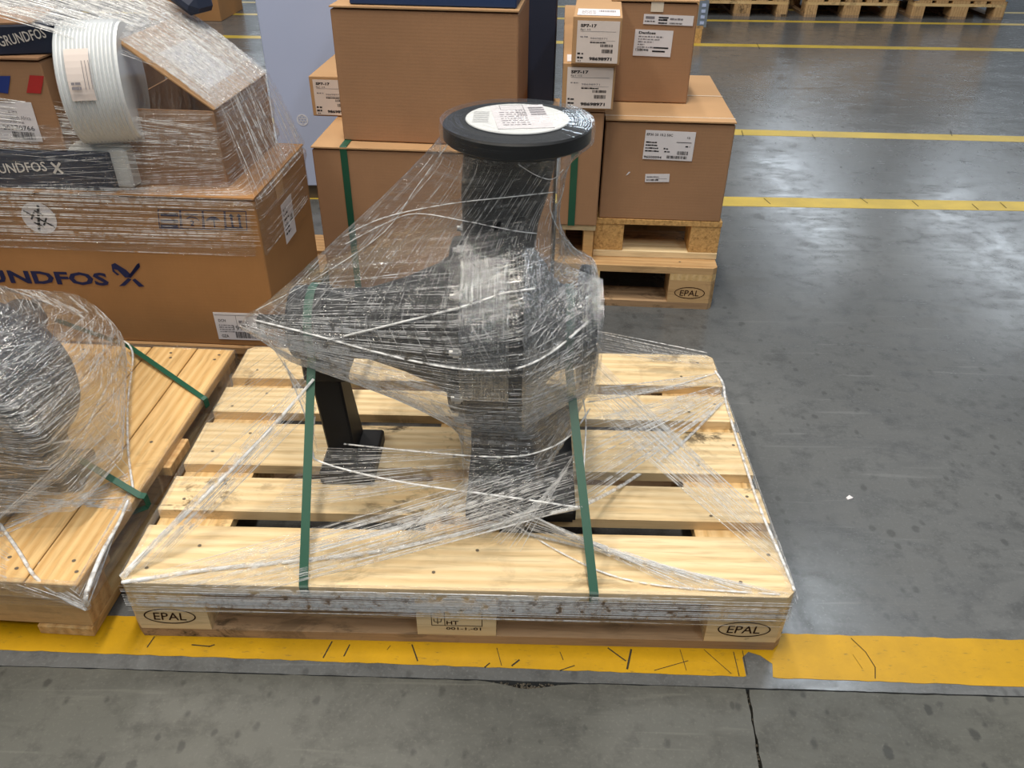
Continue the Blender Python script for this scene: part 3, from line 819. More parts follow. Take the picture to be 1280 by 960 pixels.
carton_strap(low, 'green strap down the front of the wide carton under the plain carton', a, 0.4672)
# skid and narrow carton
sk = thing('wooden_skid', 'small wooden skid under the narrow strapped carton behind the pump flange', 'pallet', (0.880, 1.36, DZ), YAW)
box('deck_board', -0.064, 0.050, 0.0, 0.6, 0.100, 0.118, W_DECK, sk); box('runner', 0.014, 0.046, 0.004, 0.6, 0.0, 0.100, W_FRESH_X, sk, 0.002); box('runner', -0.060, -0.042, 0.03, 0.6, 0.0, 0.1, W_DARK, sk)
nar = Carton('carton', 'narrow tall strapped carton standing right behind the pump flange', 'box', 0.872, 1.352, DZ+0.1185, 0.118, 0.62, 0.350, R(-2.6), CARD, 'cartons stacked behind the pump')
a, b = nar.uv('front', 716, 240)
carton_strap(nar, 'green strap down the narrow carton behind the pump flange', a, 0.3512)
# the big plain carton with a blue carton on it
up = Carton('carton', 'large plain carton on the wide strapped carton behind the pump', 'box', 0.420, 1.430, DZ+0.340, 0.528, 0.36, 0.374, R(-4.5), CARD, 'cartons stacked behind the pump', flaps=True, flap_mat=CARD_L)
blue = Carton('carton', 'navy blue carton on top of the large plain carton', 'box', 0.443, 1.450, DZ+0.715, 0.468, 0.30, 0.20, R(-4.5), BLUEBOX, None, flaps=False, tape=False)
Carton('carton', 'narrow dark carton in the gap right of the large plain carton', 'box', 0.752, 1.89, 0.484, 0.098, 0.09, 0.46, R(-4), NAVY, None, flaps=False, tape=False)
# ------------------------------------------------------------------ long pump boxes
def sp_label(c, fx0, fx1, fz0, fz1, seed, partial=False):
    s, lw, lh = c.sticker('shipping_label', 'front', fx0, fz0, fx1, fz1, PAPER_W)
    p = Print(); X = lambda u: (u-0.5)*lw; Y_ = lambda v: (v-0.5)*lh
    p.text(X(.08), Y_(.85), lh*.075, 'SP7-17', lw*.38, 0.04)
    p.text(X(.08), Y_(.77), lh*.045, 'Rp1 1/2', lw*.24, 0.005)
    p.bars(X(.57), Y_(.39), lw*.30, lh*.065, 22, seed); p.bars(X(.61), Y_(.245), lw*.26, lh*.09, 20, seed+1)
    p.lines(X(.32), Y_(.48), lw*.38, lh*.035, seed, 2.0)
    p.text(X(.32), Y_(.06), lh*.085, '98698971', lw*.54, 0.04)
    p.lines(X(.03), Y_(.20), lw*.16, lh*.045, seed+3); p.lines(X(.03), Y_(.10), lw*.14, lh*.05, seed+4, 2); p.lines(X(.05), Y_(.03), lw*.07, lh*.03, seed+5)
    p.build('printing', INK, s, 0.0008)
    p = Print(); p.rect(X(.08), Y_(.75), lw*.84, lh*.008); p.rect(X(.32), Y_(.535), lw*.6, lh*.006)
    p.text(X(.32), Y_(.57), lh*.045, '98698971', lw*.40, 0.0); p.lines(X(.08), Y_(.61), lw*.18, lh*.03, seed+6)
    p.build('faint_printing', INK_GREY, s, 0.0008)
g = 'long narrow cartons with a square end label'
def long_box(label, x, y, z, w, h, rz, seed, dp=1.0):
    c = Carton('long_carton', label, 'box', x, y, z, w, dp, h, rz, CARD_L, g, flaps=False, tape=False, bev=0.002)
    sp_label(c, -w/2+0.012, w/2-0.006, 0.005, h-0.010, seed)
    return c
spl = long_box('long narrow carton with square label, lying directly on the narrow strapped carton', 0.880, 1.342, DZ+0.1185+0.3522, 0.144, 0.124, R(-2.2), 5, 0.95)
spu = long_box('upper long narrow carton with square label, right of the large plain carton', 0.893, 1.325, DZ+0.1185+0.3522+0.1245, 0.130, 0.120, R(-4.5), 9, 0.95)
st, lw, lh = spu.sticker('address_label', 'top', -0.055, 0.012, 0.058, 0.11, PAPER)
p = Print(); p.bars(0.0, 0.0, 0.045, 0.03, 18, 4)
for i in range(4): p.lines(-0.045, -0.03+0.014*i, 0.04, 0.004, i)
p.build('printing', INK_GREY, st, 0.0008)
spl.sticker('address_label', 'top', -0.062, 0.015, 0.02, 0.10, PAPER)
sp3 = long_box('small labelled carton end peeking out left of the large plain carton', 0.075, 1.70, DZ+0.340, 0.138, 0.126, R(-3), 13, 0.55)

# ------------------------------------------------------------------ right stack
cp = thing('chipboard_pallet', 'small pallet with chipboard blocks under the wide labelled carton', 'pallet', (1.126, 1.385, DZ), R(-1.8))
box('deck_board', -0.195, 0.197, 0, 0.6, 0.110, 0.126, W_CHIP, cp)
for xx in (-0.150, 0.150):
    for yy in (0.002, 0.50): box('block', xx-0.046, xx+0.046, yy, yy+0.095, 0.021, 0.110, W_CHIP, cp, 0.001)
box('bottom_board', -0.196, 0.196, 0.0, 0.1, 0, 0.021, W_DECK, cp, 0.001); box('bottom_board', -0.196, 0.196, 0.5, 0.6, 0, 0.021, W_DECK, cp, 0.001)
wide = Carton('carton', 'wide carton with a white label on the chipboard pallet at right', 'box', 1.128, 1.388, DZ+0.1265, 0.374, 0.56, 0.305, R(-2.6), CARD, 'cartons stacked on the chipboard pallet', tape=False, flap_mat=CARD_L)
box('tape', -0.19, 0.19, 0.035, 0.039, 0.305, 0.3056, TAPE_W, wide.root); box('tape', -0.19, 0.19, 0.285, 0.290, 0.305, 0.3056, TAPE_W, wide.root)
a0, b1 = wide.uv('front', 807, 163); a1, b0 = wide.uv('front', 865, 201)
s, lw, lh = wide.sticker('shipping_label', 'front', a0, b0, a1, b1, PAPER, R(-1))
X = lambda u: (u-0.5)*lw; Y_ = lambda v: (v-0.5)*lh
p = Print(); p.text(X(.03), Y_(.82), lh*.085, 'EP30 50 10.2 50C', lw*.52, 0.012)
for i, (u, ww) in enumerate(((.03,.22),(.03,.24),(.03,.26),(.03,.28))): p.lines(X(u), Y_(.57-.10*i), lw*ww, lh*.05, i+2, 2)
p.lines(X(.40), Y_(.37), lw*.09, lh*.05, 8); p.lines(X(.42), Y_(.27), lw*.11, lh*.05, 9)
p.bars(X(.68), Y_(.20), lw*.22, lh*.13, 18, 3); p.bars(X(.48), Y_(.06), lw*.42, lh*.10, 26, 6)
p.text(X(.02), Y_(.04), lh*.085, '96500094', lw*.36, 0.02); p.rect(X(.64), Y_(.62), lw*.3, lh*.02); p.text(X(.84), Y_(.76), lh*.07, '10', lw*.06, 0.01)
p.lines(X(.83), Y_(.47), lw*.09, lh*.05, 5)
p.build('printing', INK, s, 0.0008)
a0, b1 = wide.uv('front', 807, 217); a1, b0 = wide.uv('front', 836, 228)
s, lw, lh = wide.sticker('small_label', 'front', a0, b0, a1, b1, PAPER, R(2))
p = Print(); p.bars(-lw*.44, -lh*.34, lw*.5, lh*.22, 14, 5); p.build('printing', INK, s, 0.0008)
p = Print(); p.lines(-lw*.44, lh*.08, lw*.5, lh*.14, 5, 3); p.rect(-lw*.05, -lh*.1, lw*.45, lh*.04); p.build('faint_printing', INK_GREY, s, 0.0008)
a, b = wide.uv('front', 785, 217)
p = Print(); p.poly([(a-.006, b-.006), (a, b-.003), (a+.007, b+.005), (a+.002, b+.006)]); wide.printing(p, 'front', PAPER, 'scrape')
tall = Carton('carton', 'tall carton with two labels standing on the wide carton at right', 'box', 1.076, 1.575, DZ+0.1265+0.3062, 0.250, 0.30, 0.288, R(-3), CARD, 'cartons stacked on the chipboard pallet', tape=False, flap_mat=CARD_L)
a0, b1 = tall.uv('front', 805, 18); a1, b0 = tall.uv('front', 866, 32)
s, lw, lh = tall.sticker('shipping_label', 'front', a0, b0, a1, b1, PAPER, R(-1))
p = Print(); p.lines(-lw*.47, -lh*.25, lw*.2, lh*.12, 3); p.rect(-lw*.2, lh*.15, lw*.2, lh*.14); p.lines(-lw*.2, -lh*.1, lw*.18, lh*.2, 4, 4); p.lines(-lw*.2, -lh*.4, lw*.18, lh*.15, 5, 4); p.bars(lw*.02, -lh*.4, lw*.27, lh*.15, 16, 4); p.build('printing', INK, s, 0.0008)
p = Print(); p.lines(lw*.03, lh*.02, lw*.26, lh*.2, 6, 2); p.rect(-lw*.46, lh*.05, lw*.18, lh*.25); p.build('faint_printing', INK_GREY, s, 0.0008)
a0, b1 = tall.uv('front', 794, 37); a1, b0 = tall.uv('front', 838, 71)
s, lw, lh = tall.sticker('shipping_label', 'front', a0, b0, a1, b1, PAPER, R(-1))
p = Print(); p.text(-lw*.40, lh*.34, lh*.10, 'Danfoss', lw*.44, 0.03)
p.text(-lw*.44, -lh*.31, lh*.10, '130B0446', lw*.34, 0.02); p.rect(lw*.02, -lh*.19, lw*.4, lh*.055); p.rect(lw*.0, -lh*.33, lw*.34, lh*.06); p.build('printing', INK, s, 0.0008)
p = Print()
for i in range(5): p.lines(-lw*.40, lh*(.22-.10*i), lw*(.66, .56, .4, .18, .5)[i], lh*.05, i)
p.build('faint_printing', INK_GREY, s, 0.0008)
s, lw, lh = tall.sticker('address_label', 'top', 0.0, 0.015, 0.115, 0.12, PAPER)
a, b = tall.uv('front', 822, 6)
F = tall.face('front'); link('tape', box_me(0.036, 0.03, 0.0006, 0, TAPE_W), None, tall.root, F @ Vector((a, 0.272, 0)), F.to_3x3().to_euler())

# ------------------------------------------------------------------ pale blue cabinet panel behind
cab = thing('cabinet', 'tall pale blue-grey cabinet standing between the two carton stacks', 'cabinet', (-0.285, 2.20, 0))
box('body', 0, 0.62, 0, 0.30, 0.06, 1.9, PANEL, cab, 0.004)
box('plinth', 0.02, 0.60, 0.02, 0.28, 0.0, 0.06, NAIL, cab)
q = fy(378, 150, 2.198)
p = Print(); p.ring(0, 0, 0.0225, 0.0225, 0.0042)
for k in range(6):
    a = PI/3*k; p.ring(0.0118*math.cos(a), 0.0118*math.sin(a), 0.0066, 0.0066, 0.0024, 16)
p.ring(0, 0, 0.006, 0.006, 0.0015, 14)
p.build('emblem', PANEL_L, cab, 0, (q.x+0.285, -0.0012, q.z), (PI/2, 0, 0))

# ================================================================== LEFT STACK: big carton and what lies on it
BZ = 0.098
low_p = thing('low_pallet', 'low dark pallet under the big lettered carton at left', 'pallet', (-0.50, 0.885, 0), R(-2.5))
for xx in (-0.50, -0.05, 0.40): box('runner', xx, xx+0.10, 0.02, 0.78, 0, 0.075, W_DARK, low_p, 0.002)
for k in range(5): box('deck_board', -0.55, 0.545, 0.005+0.157*k, 0.005+0.157*k+0.13, 0.075, 0.0975, W_DARK, low_p, 0.002)
big = Carton('carton', 'big long carton with blue lettering under film at left', 'box', -0.515, 0.900, BZ, 1.14, 0.42, 0.422, R(-2.5), CARD_W, None, tape=False)
# print on the front: name, emblem, handling marks
def fpoly(c, f, pts): return [c.uv(f, *p) for p in pts]
p = Print()
a0, b0 = big.uv('front', -62, 352.0); a1, b1 = big.uv('front', 137.5, 357.5)
hgt = big.uv('front', 60, 341)[1] - big.uv('front', 60, 357)[1]
rt = math.atan2(b1-b0, a1-a0)
am, bm_ = big.uv('front', 14, 354.0); ae, be = big.uv('front', 9.5, 353.9)
p.text(am, bm_, hgt, 'NDFOS', math.hypot(a1-am, b1-bm_), 0.035, rt)
p.text(a0, b0, hgt, 'GRU', math.hypot(ae-a0, be-b0), 0.035, rt)
C3 = lambda x, y: (x/3.2, y/3.2 + 200)
for pts in ([(445,418),(460,412),(505,440),(520,455),(548,416),(557,412),(560,425),(520,470),(500,470),(470,440),(455,436),(462,447),(478,458),(470,462),(450,446)],
            [(520,456),(556,412),(560,428),(522,472),(510,464)],
            [(476,505),(512,472),(526,478),(500,503)], [(528,480),(540,474),(578,506),(556,507)]):
    p.poly(fpoly(big, 'front', [C3(*q) for q in pts]))
big.printing(p, 'front', INK_BLUE, 'brand_lettering')
p = Print()
def uvq(pts): return fpoly(big, 'front', pts)
C7 = lambda x, y: (x/6.4 + 200, y/6.4 + 230)
def q7(pts): return uvq([C7(*t) for t in pts])
for (x0, x1) in ((-20, 160), (160, 340), (340, 515), (515, 690)):
    s = 0.035; f0 = lambda x: 205 + (x+20)*0.022; f1 = lambda x: 352 + (x+20)*0.026
    p.stroke(q7([(x0+4, f0(x0)), (x1-4, f0(x1)), (x1+6, f1(x1)), (x0+16, f1(x0)), (x0+4, f0(x0))]), 0.0022)
for y in (235, 285, 325): p.poly(q7([(2, y), (140, y+2), (150, y+26), (6, y+22)]))
p.poly(q7([(368,296),(376,275),(405,262),(440,262),(470,278),(484,296),(455,290),(432,294),(400,290)])); p.stroke(q7([(430,280),(438,350)]), 0.003)
for xx in (568, 630):
    p.stroke(q7([(xx, 252), (xx+14, 345)]), 0.0055); p.poly(q7([(xx-20, 262), (xx-2, 238), (xx+24, 262)]))
p.stroke(q7([(535, 350), (660, 352)]), 0.004)
p.stroke(q7([(200,245),(300,248)]), 0.003); p.stroke(q7([(215,275),(240,265),(285,272),(310,290)]), 0.003); p.stroke(q7([(245,298),(268,302),(262,318),(248,330),(270,332)]), 0.003)
big.printing(p, 'front', INK_BLUE, 'handling_marks')
# round sticker with a cross of bars
a, b = big.uv('front', 49, 272.5)
F = big.face('front'); bmD = bmesh.new(); bmesh.ops.create_circle(bmD, cap_ends=True, segments=40, radius=0.043)
me = bm_to(bmD, 'round_sticker'); me.materials.append(PAPER)
for v in me.vertices: v.co.x *= 1.02; v.co.y *= 0.98
rs = link('round_sticker', me, None, big.root, F @ Vector((a, b, 0.0005)), F.to_3x3().to_euler())
p = Print(); p.stroke([(-0.033, 0.018), (0.033, -0.022)], 0.0042); p.stroke([(0.008, 0.032), (-0.010, -0.032)], 0.0065)
for (cx, cy, dx, dy) in ((-0.014, 0.006, .006, .009), (0.013, -0.009, .006, .009), (0.004, 0.014, -.009, .005), (-0.006, -0.017, -.010, .005)): p.stroke([(cx-dx, cy-dy), (cx+dx, cy+dy)], 0.0045)
p.build('printing', INK, rs, 0.0008)
a0, b1 = big.uv('front', 266, 390); a1, b0 = big.uv('front', 333, 426)
s, lw, lh = big.sticker('shipping_label', 'front', a0, b0, a1, b1, PAPER, R(0.5))
p = Print(); X = lambda u: (u-0.5)*lw; Y_ = lambda v: (v-0.5)*lh
p.text(X(.08), Y_(.66), lh*.10, 'DCN', lw*.15, 0.01); p.text(X(.36), Y_(.36), lh*.17, '1991', lw*.25, 0.0); p.text(X(.08), Y_(.08), lh*.11, 'GZA', lw*.15, 0.01)
p.bars(X(.38), Y_(.07), lw*.46, lh*.24, 30, 8); p.build('printing', INK, s, 0.0008)
p = Print()
for i in range(4): p.lines(X(.07), Y_(.52-.08*i), lw*.30, lh*.04, i+1)
p.rect(X(.02), Y_(.90), lw*.9, lh*.02); p.rect(X(.45), Y_(.52), lw*.01, lh*.38); p.lines(X(.5), Y_(.62), lw*.2, lh*.12, 3); p.lines(X(.55), Y_(.5), lw*.15, lh*.1, 4); p.build('faint_printing', INK_GREY, s, 0.0008)
# sheet label on the right side
F = big.face('right')
quad = [big.uv('right', *t) for t in ((349, 268), (366, 242), (372, 280), (355.5, 305))]
cx = sum(q[0] for q in quad)/4; cy = sum(q[1] for q in quad)/4
s, lw, lh = big.sticker('shipping_label', 'right', cx-0.045, cy-0.055, cx+0.045, cy+0.055, PAPER)
p = Print()
for i in range(6): p.lines(-lw*.4, lh*(.3-.12*i), lw*(.3+.08*(i % 3)), lh*.055, i)
p.bars(lw*.1, -lh*.1, lw*.25, lh*.16, 12, 2); p.build('printing', INK, s, 0.0008)
box('tape', 0.571, 0.5716, 0.15, 0.21, 0.355, 0.418, TAPE, big.root)

TZ = BZ + 0.4225
# open carton on the right end, with its flap folded out over the roll
OW, OD, OH = 0.245, 0.36, 0.185
oc = thing('open_carton', 'open carton with a raised flap on the right end of the big carton', 'box', (-0.150, 0.950, TZ), R(-3.5))
box('bottom', -OW/2, OW/2, 0, OD, 0, 0.005, CARD, oc)
box('side_wall', -OW/2, OW/2, 0, 0.005, 0.005, OH, CARD, oc); box('side_wall', -OW/2, OW/2, OD-0.005, OD, 0.005, OH, CARD, oc)
box('side_wall', -OW/2, -OW/2+0.005, 0.005, OD-0.005, 0.005, OH, CARD, oc); box('side_wall', OW/2-0.005, OW/2, 0.005, OD-0.005, 0.005, OH, CARD, oc)
FLW = 0.245; fa = R(37)
ci = Matrix.Translation((OW/2, OD/2, OH)) @ Matrix.Rotation(fa, 4, 'Y') @ Matrix.Translation((-FLW/2, 0, 0.003))
fo = link('raised_flap', box_me(FLW, OD, 0.005, 0.001, CARD_L), None, oc, ci.translation, ci.to_euler())
fl2 = box('address_label', -0.055, 0.075, -0.11, 0.06, 0.0026, 0.0034, PAPER, fo)
p = Print()
for i in range(6): p.lines(-0.05, 0.04-0.022*i, 0.09, 0.005, i)
p.build('printing', INK_GREY, fl2, 0.0008)
# ribbed roll of clear plastic and the white block it stands on
prof = []; x = 0.0
while x < 0.125:
    prof += [(x, 0.131), (x+0.003, 0.137), (x+0.006, 0.131)]; x += 0.0085
prof = [(0.0, 0.04), (0.0, 0.131)] + prof + [(0.132, 0.131), (0.132, 0.04)]
t = NT('ribbed_plastic'); tr = t.n('ShaderNodeBsdfTransparent'); pp = t.n('ShaderNodeBsdfPrincipled'); pp.inputs['Base Color'].default_value = (0.80, 0.83, 0.85, 1); pp.inputs['Roughness'].default_value = 0.18
mm = t.n('ShaderNodeMixShader'); mm.inputs[0].default_value = 0.86; t.l(tr.outputs[0], mm.inputs[1]); t.l(pp.outputs[0], mm.inputs[2]); t.l(mm.outputs[0], t.out.inputs[0])
roll = thing('plastic_roll', 'ribbed white plastic roll beside the open carton under film', 'roll', (-0.350, 0.962, TZ+0.238), R(13))
lathe('ribbed_cover', prof, 'X', t.m, roll, (0, 0, 0), 64, False)
rl = [(0.025+0.05*u, -0.1385*math.cos(a)-0.0005, 0.1385*math.sin(a)) for a in [R(-2+46*k/8) for k in range(9)] for u in (0, 1)]
lb = mesh('paper_label', rl, [(2*k, 2*k+1, 2*k+3, 2*k+2) for k in range(8)], PAPER_W, roll)
p = Print(); p.lines(-0.02, -0.03, 0.02, 0.006, 2, 2); p.lines(-0.02, -0.02, 0.02, 0.006, 3, 2)
for k in range(3): p.rect(0.008+0.007*k, -0.03, 0.0012, 0.06)
p.build('printing', INK_GREY, roll, 0, (0.052, -0.1335, 0.048), (PI/2-R(20), 0, 0))
blk = box('foam_block', 0, 0.145, 0, 0.22, 0, 0.100, FOAM, None, 0.006)
blk.location = (-0.318, 1.03, TZ+0.0505); blk.rotation_euler = (0, 0, R(-3)); tag(blk, 'white block below the ribbed plastic roll on the big carton', 'block')
Carton('carton', 'plain carton behind the ribbed roll on the big carton', 'box', -0.40, 1.125, TZ+0.0004, 0.22, 0.18, 0.27, R(-3), CARD, None)
# flat dark carton with white lettering, label carton, tilted dark carton
flat = Carton('carton', 'flat dark carton with pale lettering right on the big carton', 'box', -0.62, 0.915, TZ+0.0004, 0.66, 0.30, 0.092, R(-2.5), NAVY, None, flaps=False, tape=False)
p = Print(); a0, b0 = flat.uv('front', -20, 218); a1, b1 = flat.uv('front', 60, 214); rt = math.atan2(b1-b0, a1-a0)
p.text(a0, b0, 0.024, 'GRUNDFOS', math.hypot(a1-a0, b1-b0), 0.01, rt)
a0, b0 = flat.uv('front', 68, 216); p.stroke([(a0, b0), (a0+.02, b0+.024)], .006); p.stroke([(a0, b0+.024), (a0+.02, b0)], .006)
flat.printing(p, 'front', INK_WHITE, 'brand_lettering')
lab = Carton('carton', 'carton with a white number label on the flat dark carton', 'box', -0.635, 0.925, TZ+0.0930, 0.490, 0.30, 0.212, R(-2.5), CARD, None, tape=True)
a0, b1 = lab.uv('front', -16, 126); a1, b0 = lab.uv('front', 54, 177)
s, lw, lh = lab.sticker('shipping_label', 'front', a0, b0, a1, b1, PAPER, R(-1))
p = Print(); X = lambda u: (u-0.5)*lw; Y_ = lambda v: (v-0.5)*lh
p.text(X(.10), Y_(.28), lh*.12, '-20370766', lw*.80, 0.0); p.bars(X(.34), Y_(.05), lw*.52, lh*.19, 26, 12); p.build('printing', INK, s, 0.0008)
p = Print(); p.text(X(.40), Y_(.55), lh*.10, 'South Africa', lw*.48, 0.0); p.text(X(.36), Y_(.45), lh*.07, '7.0 kg', lw*.34, 0.0); p.lines(X(.4), Y_(.72), lw*.2, lh*.05, 3); p.build('faint_printing', INK_GREY, s, 0.0008)
for nm, q, m in (('blue_square', ((-6, 95), (13, 95), (10, 117), (-6, 115)), BLUESQ), ('red_square', ((37, 94), (55, 95), (51, 117), (33, 116)), REDSQ)):
    p = Print(); p.poly(fpoly(lab, 'front', q)[::-1]); lab.printing(p, 'front', m, nm)
tilt = Carton('carton', 'tilted dark carton with white lettering topmost at the left edge', 'box', -0.50, 0.925, TZ+0.3060, 0.30, 0.24, 0.062, R(13), NAVY, None, flaps=False, tape=False)
p = Print(); a0, b0 = tilt.uv('front', 1, 59); a1, b1 = tilt.uv('front', 59, 47); rt = math.atan2(b1-b0, a1-a0)
p.text(a0, b0, 0.022, 'GRUNDFOS', math.hypot(a1-a0, b1-b0), 0.012, rt); tilt.printing(p, 'front', INK_WHITE, 'brand_lettering')
box('lid', -0.148, 0.10, 0.01, 0.23, 0.0622, 0.066, CARD, tilt.root)
dk = box('plastic_bag', 0, 0.10, 0, 0.09, 0, 0.05, NAVY, None, 0.018)
dk.location = (-0.17, 1.30, TZ+0.375); dk.rotation_euler = (0, R(30), R(-20)); tag(dk, 'dark blue bundle at the top of the film-wrapped stack', 'bundle')

# ================================================================== FAR GOODS
FAR0 = []
far_src = [euro_pallet('far pallet', 0, 6.7, 0, W_OLD, W_DARK, W_OLD, marks=False)]
def far_pallet(label, x, y, rz, load):
    o = far_src.pop() if len(far_src) == 1 and 'nearest' in label else copy_tree(bpy.data.objects[FAR0[0]])
    FAR0.append(o.name)
    o.location = (x, y, 0); o.rotation_euler = (0, 0, rz); o['label'] = label; o['group'] = 'pallets standing far back in the hall'
    return o
# seen from the 800 mm end: the pallet is turned a quarter
for (xr, lb_, lb2, mat_) in ((2.975, 'far pallet nearest the carton stack', 'board crate on the far pallet nearest the stack', CARD), (3.925, 'middle one of the three far pallets', 'board crate on the middle far pallet', CARD_W), (4.855, 'far right one of the three far pallets', 'board crate with white sheet on the far right pallet', CARD)):
    far_pallet(lb_ + ' beyond the yellow lines', xr, 6.68, R(90) + R(-0.5), None)
    c = thing('pallet_collar_crate', lb2 + ' beyond the yellow lines', 'crate', (xr-0.4, 6.68, DZ+0.0015), R(-0.5), 'crates on the far pallets')
    for zz in (0, 0.2, 0.4):
        box('collar_board', -0.39, 0.39, 0.01, 0.03, zz, zz+0.195, W_OLD, c); box('collar_board', -0.39, 0.39, 1.17, 1.19, zz, zz+0.195, W_OLD, c)
        box('collar_board', -0.39, -0.37, 0.03, 1.17, zz, zz+0.195, W_OLD, c); box('collar_board', 0.37, 0.39, 0.03, 1.17, zz, zz+0.195, W_OLD, c)
        for sx in (-1, 1): box('hinge', sx*0.392-0.022, sx*0.392+0.022, 0.002, 0.05, zz-0.012 if zz else 0.0, zz+0.06, GALV, c)
    box('lid', -0.36, 0.36, 0.05, 1.15, 0.50, 0.58, mat_, c)
    if xr > 4.5: box('label', -0.25, 0.08, 0.008, 0.0095, 0.02, 0.18, PAPER, c)
lh_ = thing('pallet_collar_crate', 'crate with a galvanized corner just right of the tall carton', 'crate', (1.752, 5.50, 0), 0)
box('block', 0.16, 0.26, 0.0, 0.145, 0.0, 0.10, W_CHIP, lh_); box('block', -0.24, -0.14, 0.0, 0.145, 0.0, 0.10, W_CHIP, lh_); box('deck_board', -0.24, 0.265, 0.0, 0.8, 0.10, 0.122, W_OLD, lh_)
for zz in (0.122, 0.322, 0.522):
    box('collar_board', -0.24, 0.255, 0.01, 0.03, zz, zz+0.195, W_OLD, lh_); box('collar_board', 0.235, 0.255, 0.03, 0.8, zz, zz+0.195, W_OLD, lh_)
    box('hinge', 0.215, 0.285, 0.002, 0.01, zz-0.01, zz+0.17, GALV, lh_); box('hinge', 0.255, 0.285, 0.01, 0.06, zz-0.01, zz+0.17, GALV, lh_)
    for k in range(4): box('rivet', 0.235, 0.265, -0.003, 0.003, zz+0.01+0.04*k, zz+0.03+0.04*k, PANEL, lh_)
fb = Carton('carton', 'far brown crate glimpsed between the film-wrapped stack and the cabinet', 'box', -2.12, 6.10, 0.0, 0.60, 0.6, 0.75, 0, CARD_W)
# bits lying on the floor
q = fz(1062, 623, 0)
sc_ = mesh('paper_scrap', [(0,0,.001),(.011,.002,.004),(.015,.008,.001),(.006,.011,.005),(-.002,.006,.002),(0,0,0),(.011,.002,0),(.015,.008,0),(.006,.011,0),(-.002,.006,0)],
           [(0,1,2,3,4),(0,5,6,1),(1,6,7,2),(2,7,8,3),(3,8,9,4),(4,9,5,0)], PAPER, None, (q.x-.006, q.y-.005, 0)); tag(sc_, 'pale paper scrap on the bare floor right of the front pallet', 'scrap')

# ================================================================== STRETCH FILM
def hull_upper(pts):
    pts = sorted(pts); out = []
    for p in pts:
        while len(out) >= 2 and (out[-1][0]-out[-2][0])*(p[1]-out[-2][1]) - (out[-1][1]-out[-2][1])*(p[0]-out[-2][0]) >= 0: out.pop()
        out.append(p)
    return out
def resample(poly, n):
    L = [0.0]
    for a, b in zip(poly[:-1], poly[1:]): L.append(L[-1]+math.dist(a, b))
    out = []; j = 0
    for k in range(n):
        s = L[-1]*k/(n-1)
        while j < len(L)-2 and L[j+1] < s: j += 1
        f = (s-L[j])/max(1e-9, L[j+1]-L[j]); out.append(tuple(a+(b-a)*f for a, b in zip(poly[j], poly[j+1])))
    return out
def hull2(pts):
    pts = sorted(set(pts)); 
    def half(ps):
        h = []
        for p in ps:
            while len(h) >= 2 and (h[-1][0]-h[-2][0])*(p[1]-h[-2][1])-(h[-1][1]-h[-2][1])*(p[0]-h[-2][0]) <= 0: h.pop()
            h.append(p)
        return h[:-1]
    return half(pts) + half(pts[::-1])
def skin(name, loops, mat, parent, sub=5, cap=False, useam=0, wob=0.002, seed=0, closed=True):
    # loops of equal length -> smooth loft with UVs: u round the loop, v across the loops
    n = len(loops[0]); cols = [cat([lp[k] for lp in loops], sub) for k in range(n)]
    m = len(cols[0]); rn = random.Random(seed)
    V = []; VB = []
    for i in range(m):
        for k in range(n):
            p = cols[k][i]; VB.append(Vector(p))
            V.append(p + Vector((rn.uniform(-wob, wob), rn.uniform(-wob, wob), rn.uniform(-wob, wob))))
    F = []; UV = []
    kk = n if closed else n-1
    for i in range(m-1):
        for k in range(kk):
            k2 = (k+1) % n
            F.append((i*n+k, i*n+k2, (i+1)*n+k2, (i+1)*n+k))
            UV.append(((k/n, i/(m-1)), ((k+1)/n, i/(m-1)), ((k+1)/n, (i+1)/(m-1)), (k/n, (i+1)/(m-1))))
    if cap:
        F.append(tuple(range(n))); UV.append(tuple((0.5+0.2*math.cos(2*PI*k/n), 0.5+0.2*math.sin(2*PI*k/n)) for k in range(n)))
    o = mesh(name, V, F, mat, parent, smooth=True); GRID[o.name] = (VB, n, m)
    ul = o.data.uv_layers.new(name='film'); i = 0
    for f in UV:
        for q in f: ul.data[i].uv = q; i += 1
    return o
GRID = {}
